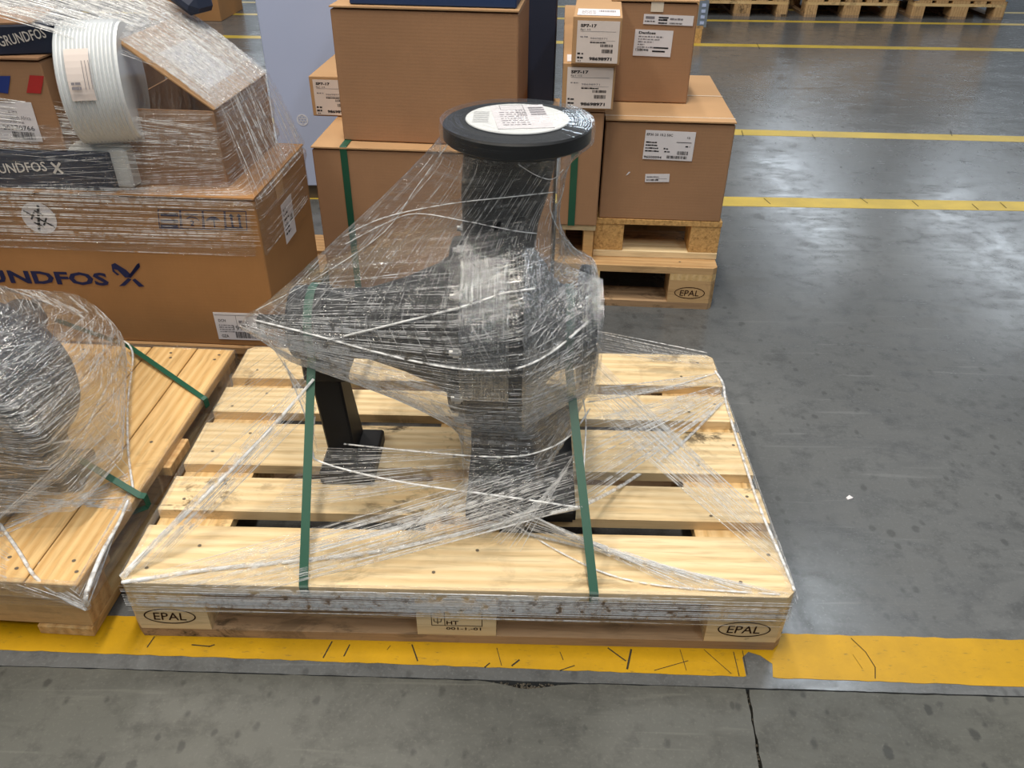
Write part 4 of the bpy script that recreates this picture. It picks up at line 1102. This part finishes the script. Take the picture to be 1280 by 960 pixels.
def surf_strands(name, grid, count, rad, mat_parent, offs, seed, ulen=(0.05, 0.2), slope=(-0.1, 0.1), vr=(0.05, 0.98), ur=(0, 1), lift=0.0012, want=None):
    # drawn folds lying on a wrapped cover, each a thin raised ridge of film
    P, n, m = grid; rn = random.Random(seed); V = []; F = []
    cen = sum(P, Vector())/len(P)
    def at(u, v):
        x = u*n; y = min(max(v, 0), 0.9999)*(m-1); k0 = int(math.floor(x)); i0 = int(y); fx, fy_ = x-k0, y-i0; k0 %= n; k1 = (k0+1) % n
        a = P[i0*n+k0].lerp(P[i0*n+k1], fx); b = P[(i0+1)*n+k0].lerp(P[(i0+1)*n+k1], fx)
        return a.lerp(b, fy_)
    done = 0; tries = 0
    while done < count and tries < count*6:
        tries += 1
        u0 = rn.uniform(*ur); v0 = rn.uniform(*vr)
        if want is not None and rn.random() > want(at(u0, v0)): continue
        du = rn.uniform(*ulen); sl = rn.uniform(*slope)*du; pts = []
        for i in range(12):
            u = u0 + du*i/11; v = v0 + sl*i/11
            p = at(u, v); nn = (at(u+0.01, v)-at(u-0.01, v)).cross(at(u, v+0.01)-at(u, v-0.01))
            if nn.length < 1e-9: nn = Vector((0, 0, 1))
            nn.normalize()
            if nn.dot(p-cen) < 0: nn = -nn
            pts.append(p + nn*lift)
        r0 = rad*rn.uniform(0.4, 1.3)
        tube_geo(V, F, pts, lambda t, r0=r0: r0*(0.25+0.75*math.sin(PI*t)), 3); done += 1
    o = mesh(name, V, F, STRAND2, mat_parent, smooth=True); o['kind'] = 'stuff'
    o.data.transform(Matrix.Translation(-offs)); return o
def crumple(name, f, nu, nv, amp, mat, parent, offs, seed):
    # a crumpled layer of film, its creases modelled as small facets
    rn = random.Random(seed); V = []; F = []; UV = []
    for i in range(nu+1):
        for j in range(nv+1):
            p, nn = f((i+rn.uniform(-.3, .3))/nu, (j+rn.uniform(-.3, .3))/nv); V.append(p + nn*rn.uniform(0, amp))
    for i in range(nu):
        for j in range(nv):
            a = i*(nv+1)+j; q = (a, a+1, a+nv+2, a+nv+1)
            F += [(q[0], q[1], q[2]), (q[0], q[2], q[3])] if (i+j) % 2 else [(q[0], q[1], q[3]), (q[1], q[2], q[3])]
    o = mesh(name, V, F, mat, parent); ul = o.data.uv_layers.new(name='film')
    for p in o.data.polygons:
        for li, vi in zip(p.loop_indices, p.vertices): ul.data[li].uv = ((vi // (nv+1))/nu, (vi % (nv+1))/nv)
    o.data.transform(Matrix.Translation(-offs)); return o
def sheet(name, A0, A1, B0, B1, mat, parent, sag=0.01, nu=24, nv=10, seed=0, wob=0.0012):
    # film stretched from edge A0-A1 to edge B0-B1
    rn = random.Random(seed); V = []; F = []; UV = []
    A0, A1, B0, B1 = map(Vector, (A0, A1, B0, B1))
    for i in range(nu+1):
        u = i/nu
        for j in range(nv+1):
            v = j/nv
            p = A0.lerp(A1, v).lerp(B0.lerp(B1, v), u)
            p = p + Vector((0, 0, -sag*4*u*(1-u))) + Vector((rn.uniform(-wob, wob), rn.uniform(-wob, wob), rn.uniform(-wob, wob)))
            V.append(p)
    for i in range(nu):
        for j in range(nv):
            a = i*(nv+1)+j; F.append((a, a+1, a+nv+2, a+nv+1))
            UV.append(((i/nu, j/nv), (i/nu, (j+1)/nv), ((i+1)/nu, (j+1)/nv), ((i+1)/nu, j/nv)))
    o = mesh(name, V, F, mat, parent, smooth=True)
    ul = o.data.uv_layers.new(name='film'); k = 0
    for f in UV:
        for q in f: ul.data[k].uv = q; k += 1
    return o
def strands(name, specs, parent, seed=0):
    # hair-thin drawn folds of film: (A0, A1, B0, B1, count, radius, sag)
    rn = random.Random(seed); V = []; F = []
    for (A0, A1, B0, B1, n, rad, sag) in specs:
        A0, A1, B0, B1 = map(Vector, (A0, A1, B0, B1))
        for k in range(n):
            a = rn.random(); b = min(1, max(0, a + rn.gauss(0, 0.08)))
            p, q = A0.lerp(A1, a), B0.lerp(B1, b)
            n_ = n; t0, t1 = (0, 1) if rn.random() < 0.5 else sorted((rn.random(), rn.random()))
            if t1 - t0 < 0.12: t1 = min(1, t0 + 0.25)
            s = sag*rn.uniform(0.7, 1.1)
            pts = []
            for i in range(9):
                u = t0 + (t1-t0)*i/8
                pts.append(p.lerp(q, u) + Vector((0, 0, -s*4*u*(1-u) + 0.0008)))
            r0 = rad*rn.uniform(0.5, 1.3)
            tube_geo(V, F, pts, lambda t, r0=r0: r0*(0.35+0.65*math.sin(PI*t)), 3)
    o = mesh(name, V, F, STRAND, parent, smooth=True); o['kind'] = 'stuff'; return o

# ------------------------------------------------------------------ film over the front pump
wrapA = thing('stretch_film', 'clear stretch film tented over the front pump and tied to its pallet', 'film', (0.6, 0.4, 0.1445))
OFF = Vector((0.6, 0.4, 0.1445))
def loc_(o):                       # film meshes are built in world space, then hung on the film's root
    o.data.transform(Matrix.Translation(-OFF)); return o
ZA = 0.46
def half_w(x, z):
    dz = z-ZA; wv = 0.0
    def disc(r): return math.sqrt(max(0, r*r-dz*dz))
    if 0.600 <= x <= 0.722: wv = max(wv, disc(0.211))
    if 0.815 <= x <= 0.853: wv = max(wv, disc(0.128))
    if 0.70 <= x <= 0.82: wv = max(wv, disc(0.12))
    if 0.262 <= x <= 0.60: wv = max(wv, disc(0.082 + max(0, x-0.42)/0.18*0.07))
    if 0.165 <= x <= 0.262: wv = max(wv, disc(0.02))
    if 0.815 < z < 0.862 and abs(x-0.695) < 0.129: wv = max(wv, math.sqrt(max(0, 0.129**2-(x-0.695)**2)))
    if 0.58 < z <= 0.815 and 0.615 < x < 0.775: wv = max(wv, 0.082 + 0.022*(max(0, z-0.74)/0.075) + 0.02*max(0, 0.66-z)/0.08)
    if z < 0.32 and 0.60 < x < 0.74: wv = max(wv, 0.15 + 0.09*max(0, (0.27-z)/0.07))
    return wv + 0.001
def tilted(Lp, Rp, n=64):
    pts = [(0, 0.006)]; T = 60
    for i in range(T+1):
        t = i/T; x = Lp[0]+(Rp[0]-Lp[0])*t; z = Lp[1]+(Rp[1]-Lp[1])*t
        pts.append((t, half_w(x, z)))
    up_ = hull_upper(pts)
    if up_[-1][1] > 0.004: up_.append((1.0001, 0.002))
    Ls = math.hypot(Rp[0]-Lp[0], Rp[1]-Lp[1])
    chain = resample([(a*Ls, b) for a, b in up_], n)
    P3 = lambda a, b, s: Vector((Lp[0]+(Rp[0]-Lp[0])*a/Ls, PY+s*b, Lp[1]+(Rp[1]-Lp[1])*a/Ls))
    return [P3(a, b, -1) for a, b in chain] + [P3(a, b, 1) for a, b in chain[::-1]][1:-1]
LR = [((.566,.856),(.824,.856)), ((.564,.842),(.826,.842)), ((.565,.826),(.825,.826)), ((.535,.792),(.797,.800)), ((.452,.712),(.772,.760)), ((.372,.640),(.768,.715)),
      ((.295,.570),(.774,.672)), ((.222,.505),(.805,.622)), ((.178,.472),(.846,.578)), ((.166,.460),(.856,.50)), ((.172,.446),(.857,.42)), ((.215,.415),(.855,.36)),
      ((.268,.377),(.850,.325)), ((.40,.338),(.845,.30)), ((.52,.300),(.838,.278)), ((.580,.262),(.83,.250)), ((.592,.225),(.826,.222))]
loops = [tilted(a, b) for a, b in LR]
ctr = Vector((0.695, PY, 0.8565))
top = [[ctr.lerp(p, s) for p in loops[0]] for s in (0.02, 0.35, 0.7)]
for lp in top:
    for p in lp: p.z = 0.8572
cover = skin('film_cover', loops[2:], FILM, wrapA, 5, False, 0, 0.0010, 1)
loc_(skin('film_rim', loops[:3], FILM_F, wrapA, 4, False, 0, 0.0003, 3))
loc_(skin('film_top', top + loops[:1], FILM_F, wrapA, 2, True, 0, 0.0003, 2))
bvhA = BVHTree.FromPolygons([v.co.copy() for v in cover.data.vertices], [tuple(p.vertices) for p in cover.data.polygons])
def on(bvh, px, py, lift=0.002):
    d = ray(px, py).normalized(); h = bvh.ray_cast(CAM, d)
    return (h[0] - d*lift) if h[0] else None
def rope_on(bvh, pts, rad, parent, offs, fallbackY=0.3, name='film_rope'):
    P = []
    for px, py in cat([(a, b, 0) for a, b in pts], 5) and [(v.x, v.y) for v in cat([(a, b, 0) for a, b in pts], 5)]:
        q = on(bvh, px, py)
        if q is not None: P.append(q)
    if len(P) < 3: return None
    o = tube(name, P, rad, ROPE, parent, 5, 0.6, 1)
    o.data.transform(Matrix.Translation(-offs)); return o
for pts, rad in (([(428,296),(480,272),(560,255),(640,246),(694,240)], 0.0016), ([(432,305),(480,280),(520,267),(580,276),(640,288),(672,292)], 0.0014),
                 ([(410,425),(480,408),(545,392),(590,380),(632,366),(668,361)], 0.0030), ([(318,400),(390,418),(470,440),(540,456),(600,463),(648,460),(690,440),(735,402)], 0.0028),
                 ([(690,243),(688,262),(700,290),(720,312),(738,322)], 0.0015), ([(560,180),(520,235),(480,290),(400,345),(320,388)], 0.0012),
                 ([(640,200),(668,218),(690,224),(704,212)], 0.0013)):
    rope_on(bvhA, pts, rad, wrapA, OFF)
# front half of the cover faces the camera: u 0..0.5 runs from the shaft tip along the front to the suction side
on_cone = lambda p: 1.0 if p.x < 0.60 else 0.45
surf_strands('film_strands', GRID[cover.name], 420, 0.0006, wrapA, OFF, 21, (0.04, 0.22), (-0.12, 0.04), (0.30, 0.99), (0.0, 0.42), 0.0008, on_cone)
surf_strands('film_strands', GRID[cover.name], 190, 0.0006, wrapA, OFF, 22, (0.02, 0.09), (-0.6, -0.1), (0.42, 0.99), (0.28, 0.52), 0.0008)
surf_strands('film_strands', GRID[cover.name], 240, 0.0005, wrapA, OFF, 23, (0.004, 0.02), (6, 14), (0.0, 0.36), (0.0, 0.5), 0.0008)
surf_strands('film_strands', GRID[cover.name], 200, 0.0006, wrapA, OFF, 27, (0.02, 0.12), (-0.3, 0.2), (0.3, 0.99), (0.0, 0.16), 0.0008, lambda p: 1.0 if p.x < 0.32 else 0.1)
def casing_f(a0, a1, x0, x1, r):
    def f(u, v):
        a = R(a0 + (a1-a0)*u); x = x0 + (x1-x0)*v
        nn = Vector((0, -math.cos(a), math.sin(a))); return Vector((x, PY, ZA)) + nn*r, nn
    return f
crumple('crumpled_film', casing_f(-8, 84, 0.603, 0.688, 0.2125), 170, 50, 0.0009, FILM_C, wrapA, OFF, 31)
def shoulder_f(u, v):
    a = R(-50 + 122*u); x = 0.712 + 0.142*v; r = 0.2135 + (0.131-0.2135)*v - 0.012*math.sin(PI*v)
    nn = Vector((0.5, -math.cos(a), math.sin(a))).normalized(); return Vector((x, PY-math.cos(a)*r, ZA+math.sin(a)*r)), nn
crumple('crumpled_film', shoulder_f, 120, 60, 0.0010, FILM_C, wrapA, OFF, 33)
rs_ = random.Random(77); V = []; F = []
for k in range(150):           # drawn folds slanting over the shoulder
    u0 = rs_.uniform(0.05, 0.95); du = rs_.uniform(0.05, 0.2); v0 = rs_.uniform(0, 0.6); dv = rs_.uniform(0.2, 0.4)
    pts = []
    for i in range(8):
        p, nn = shoulder_f(min(1, u0+du*i/7), min(1, v0+dv*i/7)); pts.append(p + nn*0.0028)
    tube_geo(V, F, pts, lambda t: 0.0007*(0.3+0.7*math.sin(PI*t)), 3)
o = mesh('film_strands', V, F, STRAND2, wrapA, smooth=True); o['kind'] = 'stuff'; loc_(o)
DKZ = 0.1468
G = lambda px, py: fz(px, py, DKZ)
specs = []
def S_(A0, A1, B0, B1, n, rad=0.0008, sag=0.004, m=FILM_S, sd=0):
    if m: loc_(sheet('film_sheet', A0, A1, B0, B1, m, wrapA, sag, seed=sd))
    specs.append((A0, A1, B0, B1, int(n*1.5), rad*0.85, sag))
# left: from the strap to the left front corner
S_(fy(380,470,.285), fy(392,512,.25), G(151,722), G(205,700), 26, .0008, .003, FILM_S, 1)
S_(fy(345,428,.36), fy(392,470,.28), G(284,470), G(222,612), 14, .0006, .004, FILM_S, 2)
S_(fy(330,420,.38), fy(350,430,.36), fy(390,500,.26), fy(398,570,.22), 10, .0007, .002, FILM_S, 3)
# right: to the rear right corner and the right side
S_(fy(737,412,.45), fy(738,440,.40), G(884,444), G(893,462), 18, .0007, .003, FILM_S, 4)
S_(fy(734,484,.36), fy(734,503,.34), G(892,466), G(899,478), 20, .0007, .003, FILM_S, 5)
S_(fy(733,520,.33), fy(727,634,.12), G(897,482), G(908,502), 46, .0008, .004, FILM_S, 6)
S_(fy(738,440,.38), fy(735,510,.33), G(950,640), G(990,728), 44, .0008, .004, FILM_S, 7)
# front: crossing bands from the casing foot to the two front corners
S_(fy(578,598,.20), G(588,655), G(850,738), G(985,742), 38, .0009, .002, FILM_S, 8)
S_(fy(722,560,.24), fy(725,634,.11), G(152,727), G(330,738), 44, .0009, .004, FILM_S, 9)
S_(fy(580,560,.22), fy(580,605,.20), fy(398,560,.24), G(330,640), 34, .0007, .003, FILM_S, 10)
S_(fy(590,590,.19), fy(720,600,.17), G(470,690), G(590,660), 40, .0008, .002, None, 11)
S_(fy(690,630,.14), fy(722,560,.22), G(590,668), G(650,690), 36, .0008, .002, None, 12)
st_ = strands('film_strands', specs, wrapA, 5); loc_(st_)
def rope(pts, rad, nm='film_rope', parent=None, offs=None, flat=0.7):
    o = tube(nm, pts, rad, ROPE, parent or wrapA, 6, flat, 6); o.data.transform(Matrix.Translation(-(offs or OFF))); return o
rope([fy(392,474,.275), fy(340,534,.22), fy(262,614,.13), fy(200,672,.07), G(152,722)], lambda t: 0.0035+0.004*t)
rope([fy(395,505,.25), fy(391,545,.235), fy(391,566,.225), fy(400,577,.215), fy(460,594,.20), fy(530,607,.17), fy(640,622,.14), fy(722,634,.11)], 0.0024)
rope([fy(430,555,.27), fy(540,566,.20), fy(620,571,.165), fy(670,566,.17), fy(712,545,.22), fy(738,510,.33)], 0.0020)
rope([fy(725,634,.11), G(640,652), G(560,670), G(480,688), G(380,700), G(260,712), G(152,728)], lambda t: 0.0055-0.001*t)
rope([fy(725,634,.11), G(780,605), G(850,556), G(905,500)], lambda t: 0.005-0.0015*t)
rope([fy(733,503,.34), G(800,492), G(850,480), G(896,466)], 0.0022)
rope([fy(737,412,.45), G(800,424), G(884,441)], 0.0018)
rope([G(590,620), G(700,690), G(800,728), G(975,743)], 0.0022)
rope([G(894,464), G(904,480), G(908,505), G(928,570), G(952,640), G(978,700), G(993,738)], 0.0032)
rope([fy(722,470,.34), fy(732,520,.30), fy(730,580,.20), fy(727,634,.11)], 0.0016)
# layered band round the rim of the pallet
e = 0.004
per = []
for (x, y) in ((0.012,-e),(0.3,-e-.001),(0.6,-e-.001),(0.9,-e-.001),(1.188,-e),(1.2+e,0.012),(1.2+e+.001,.4),(1.2+e,.788),(1.188,.8+e),(.6,.8+e+.001),(0.012,.8+e),(-e,.788),(-e-.001,.4),(-e,.012)):
    per.append((x, y))
pp_ = resample([(a, b) for a, b in per + [per[0]]], 141)[:-1]
def bandloop(z, ins=0.0, sl=0.0):
    out = []
    for (x, y) in pp_:
        fx = 0.0
        out.append(Vector((x + (0.6-x)*ins, y + (0.4-y)*ins, z + sl*(x-0.6))))
    return out
loc_(skin('film_band', [bandloop(0.1464, 0.025), bandloop(0.1468, 0.006), bandloop(0.140), bandloop(0.118, 0, -0.004), bandloop(0.092, 0, -0.006), bandloop(0.071, 0, -0.006)], FILM_B, wrapA, 3, False, 0, 0.0007, 3))
bs = []
for k in range(1):
    bs.append((Vector((0.005,-.006,.142)), Vector((0.005,-.006,.075)), Vector((1.195,-.006,.142)), Vector((1.195,-.006,.072)), 60, .0009, 0.0))
    bs.append((Vector((1.206,.005,.142)), Vector((1.206,.005,.08)), Vector((1.206,.78,.142)), Vector((1.206,.78,.08)), 20, .0008, 0.0))
loc_(strands('film_strands', bs, wrapA, 9))
loc_(cover)

# ------------------------------------------------------------------ film over the left pump
OFF2 = Vector((-0.35, 0.35, 0.1555))
wrapB = thing('stretch_film', 'grey-looking stretch film over the rounded pump at the left edge', 'film', OFF2)
def plan(z, pts, n=90):
    h = hull2([tuple(p) for p in pts]); cx = sum(p[0] for p in h)/len(h); cy = sum(p[1] for p in h)/len(h)
    h.sort(key=lambda p: math.atan2(p[1]-cy, p[0]-cx)); 
    out = []
    for k in range(n):
        a = -PI + 2*PI*k/n; dx, dy = math.cos(a), math.sin(a); best = 0
        for (p, q) in zip(h, h[1:]+h[:1]):
            ex, ey = q[0]-p[0], q[1]-p[1]; den = dx*ey-dy*ex
            if abs(den) < 1e-9: continue
            t = ((p[0]-cx)*ey-(p[1]-cy)*ex)/den; s = ((p[0]-cx)*dy-(p[1]-cy)*dx)/den
            if t > 0 and -1e-6 <= s <= 1+1e-6: best = max(best, t)
        out.append(Vector((cx+dx*best, cy+dy*best, z)))
    return out
LB = [(.605, [(-.60,.14),(-.30,.15),(-.28,.26),(-.36,.32),(-.6,.36)]), (.54, [(-.62,.09),(-.215,.11),(-.205,.28),(-.28,.37),(-.6,.45)]), (.46, [(-.62,.085),(-.15,.10),(-.13,.28),(-.19,.41),(-.34,.50),(-.6,.5)]),
      (.38, [(-.62,.085),(-.115,.10),(-.10,.28),(-.19,.52),(-.30,.63),(-.6,.64)]), (.28, [(-.62,.09),(-.115,.11),(-.10,.31),(-.22,.62),(-.29,.70),(-.6,.70)]), (.20, [(-.62,.08),(-.11,.12),(-.095,.28),(-.23,.62),(-.29,.72),(-.6,.72)])]
covB = skin('film_cover', [plan(z, p) for z, p in LB], FILM_P, wrapB, 5, True, 0, 0.0016, 4)
bvhB = BVHTree.FromPolygons([v.co.copy() for v in covB.data.vertices], [tuple(p.vertices) for p in covB.data.polygons])
surf_strands('film_strands', GRID[covB.name], 800, 0.0006, wrapB, OFF2, 24, (0.02, 0.10), (-0.4, 1.6), (0.2, 0.99), (0.2, 0.7))
T = lambda px, py, z=0.1575: fz(px, py, z)
ropesB = []
def ropeB(pts, rad): return rope(pts, rad, 'film_rope', wrapB, OFF2)
ropeB([fz(150,424,.20), fz(162,432,.19), fz(166,450,.18), fz(160,500,.165), fz(160,560,.162), fz(166,610,.16)], 0.0026)
ropeB([fz(155,432,.20), fz(140,470,.22), fz(120,510,.24), fz(104,545,.26)], 0.0030)
ropeB([T(166,608), T(150,650), T(128,690), T(108,742,.14), T(110,760,.10)], lambda t: 0.003+0.003*t)
ropeB([T(0,655), T(24,690), T(45,722), T(80,748,.12), T(108,762,.10)], 0.0035)
ropeB([T(0,560,.30), T(50,556,.28), T(104,548,.26)], 0.0028)
sB = []
def SB(A0, A1, B0, B1, n, rad=.0008, sag=.003, m=FILM_S, sd=0):
    if m: sh = sheet('film_sheet', A0, A1, B0, B1, m, wrapB, sag, seed=sd); sh.data.transform(Matrix.Translation(-OFF2))
    sB.append((A0, A1, B0, B1, n, rad, sag))
SB(fz(104,545,.26), fz(160,560,.17), T(-60,700), T(-10,640), 70, .0009, .004, FILM_S, 31)
SB(fz(155,432,.20), fz(104,540,.26), fz(166,440,.19), fz(162,600,.16), 24, .0008, .002, FILM_S, 32)
SB(T(160,590), T(166,640), T(-40,690), T(-20,610), 60, .0009, .003, FILM_S, 33)
SB(T(168,600), T(150,650), T(90,735), T(110,760,.11), 22, .0008, .001, FILM_B, 34)
SB(T(0,660), T(0,735), T(100,745,.145), T(108,762,.11), 26, .0008, .001, FILM_S, 35)
SB(fz(110,392,.47), fz(150,424,.22), fz(20,470,.44), fz(60,540,.32), 20, .0006, 0, None, 36)
s_ = strands('film_strands', sB, wrapB, 6); s_.data.transform(Matrix.Translation(-OFF2))
# band round the rim of the plank pallet
ML = LP.matrix_basis if False else (Matrix.Translation(LP.location) @ Matrix.Rotation(LP.rotation_euler[2], 4, 'Z'))
pl_ = [(0.004,-0.004),(0.005,0.4),(0.004,LPD+.004),(XL/2,LPD+.005),(XL,LPD+.004),(XL,-.004),(XL/2,-.006)]
pl_ = resample(pl_ + [pl_[0]], 101)[:-1]
def bl(z, ins=0): return [ML @ Vector((x*(1-ins)+XL/2*ins, y*(1-ins)+LPD/2*ins, z)) for x, y in pl_]
bd = skin('film_band', [bl(.1568, .03), bl(.1572, .006), bl(.15), bl(.125), bl(.098)], FILM_B, wrapB, 3, False, 0, 0.0007, 8); bd.data.transform(Matrix.Translation(-OFF2))
covB.data.transform(Matrix.Translation(-OFF2))

# ------------------------------------------------------------------ film round the left stack
OFF3 = Vector((-0.5, 1.1, BZ))
wrapC = thing('stretch_film', 'glossy stretch film wound round the stacked cartons at left', 'film', OFF3)
def corner(c, u, v, o=0.006):
    p = c.M @ Vector((u*(c.w/2+o), (-o if v == 0 else c.d+o), 0)); return (p.x, p.y)
def rect(c, o=0.006): return [corner(c, -1, 0, o), corner(c, 1, 0, o), corner(c, 1, 1, o), corner(c, -1, 1, o)]
mo = Matrix.Translation(oc.location) @ Matrix.Rotation(oc.rotation_euler[2], 4, 'Z')
oq = [(p.x, p.y) for p in (mo @ Vector((sx*(OW/2+.006), yy, 0)) for sx, yy in ((-1,-.006),(1,-.006),(1,OD+.006),(-1,OD+.006)))]
lq = rect(lab, 0.008); fq = rect(flat, 0.008)
zt = BZ + 0.422
LC = [(zt+OH+.002, oq[1:3] + [lq[0], lq[3], oq[0], oq[3]]), (zt+0.13, oq + lq), (zt+0.06, oq + lq + fq), (zt+0.012, oq + fq + lq), (zt-0.006, rect(big, .005)), (zt-0.06, rect(big, .004)), (zt-0.13, rect(big, .004)), (zt-0.155, rect(big, .0035))]
covC = skin('film_cover', [plan(z, p, 150) for z, p in LC], FILM_K, wrapC, 4, False, 0, 0.0014, 12)
surf_strands('film_strands', GRID[covC.name], 260, 0.0007, wrapC, OFF3, 25, (0.04, 0.22), (-0.4, 0.2), (0.0, 0.6), (0.1, 0.75))
surf_strands('film_strands', GRID[covC.name], 70, 0.0007, wrapC, OFF3, 26, (0.05, 0.25), (-0.03, 0.03), (0.55, 0.98), (0.1, 0.75))
fM = mo @ ci
def flp(x, y, z=0.008): return fM @ Vector((x, y, z))
def add_sheetC(A0, A1, B0, B1, m, sag, sd, nm='film_sheet'):
    s = sheet(nm, A0, A1, B0, B1, m, wrapC, sag, 30, 16, sd, 0.002); s.data.transform(Matrix.Translation(-OFF3)); return s
h0, h1 = flp(FLW/2+.003, -OD/2-.004), flp(FLW/2+.003, OD/2+.004)
e0, e1 = flp(-FLW/2-.002, -OD/2-.004, .010), flp(-FLW/2-.002, OD/2+.004, .010)
up0, up1 = Vector((-0.62, 0.80, 0.985)), Vector((-0.62, 1.36, 1.05))
add_sheetC(h0, h1, e0, e1, FILM_T, -0.006, 41)
add_sheetC(e0, e1, up0, up1, FILM_T, 0.004, 42)
add_sheetC(flp(FLW/2+.005, -OD/2-.006, 0), flp(-FLW/2, -OD/2-.006, 0), mo @ Vector((OW/2+.004, -.008, 0.02)), mo @ Vector((-OW/2, -.010, 0.12)), FILM_S, 0, 43)
add_sheetC(h0, h1, big.M @ Vector((big.w/2+.006, -.002, .424)), big.M @ Vector((big.w/2+.006, big.d, .424)), FILM_K, -0.004, 44)
def flap_f(u, v): return fM @ Vector((FLW*(0.5-u), OD*(v-0.5), 0.010)), (fM.to_3x3() @ Vector((0, 0, 1)))
crumple('crumpled_film', flap_f, 56, 60, 0.0045, FILM_T, wrapC, OFF3, 51)
sC = [(h0, h1, e0, e1, 190, .0009, -.006), (e0, e1, up0, up1, 170, .0011, -.004), (flp(0, -OD/2, .012), flp(0, OD/2, .012), up0, up1, 90, .0010, -.012),
      (mo @ Vector((OW/2, -.010, .15)), mo @ Vector((OW/2, -.010, .02)), Vector((-.95,.90,zt+.30)), Vector((-.95,.90,zt+.02)), 60, .0009, .0),
      (big.M @ Vector((big.w/2, -.007, .42)), big.M @ Vector((big.w/2, -.007, .29)), big.M @ Vector((-.45, -.007, .42)), big.M @ Vector((-.45, -.007, .28)), 46, .0009, 0),
      (h0, h1, big.M @ Vector((big.w/2+.007, 0, .40)), big.M @ Vector((big.w/2+.007, big.d, .40)), 50, .0010, -.004)]
s_ = strands('film_strands', sC, wrapC, 15); s_.data.transform(Matrix.Translation(-OFF3))
covC.data.transform(Matrix.Translation(-OFF3))
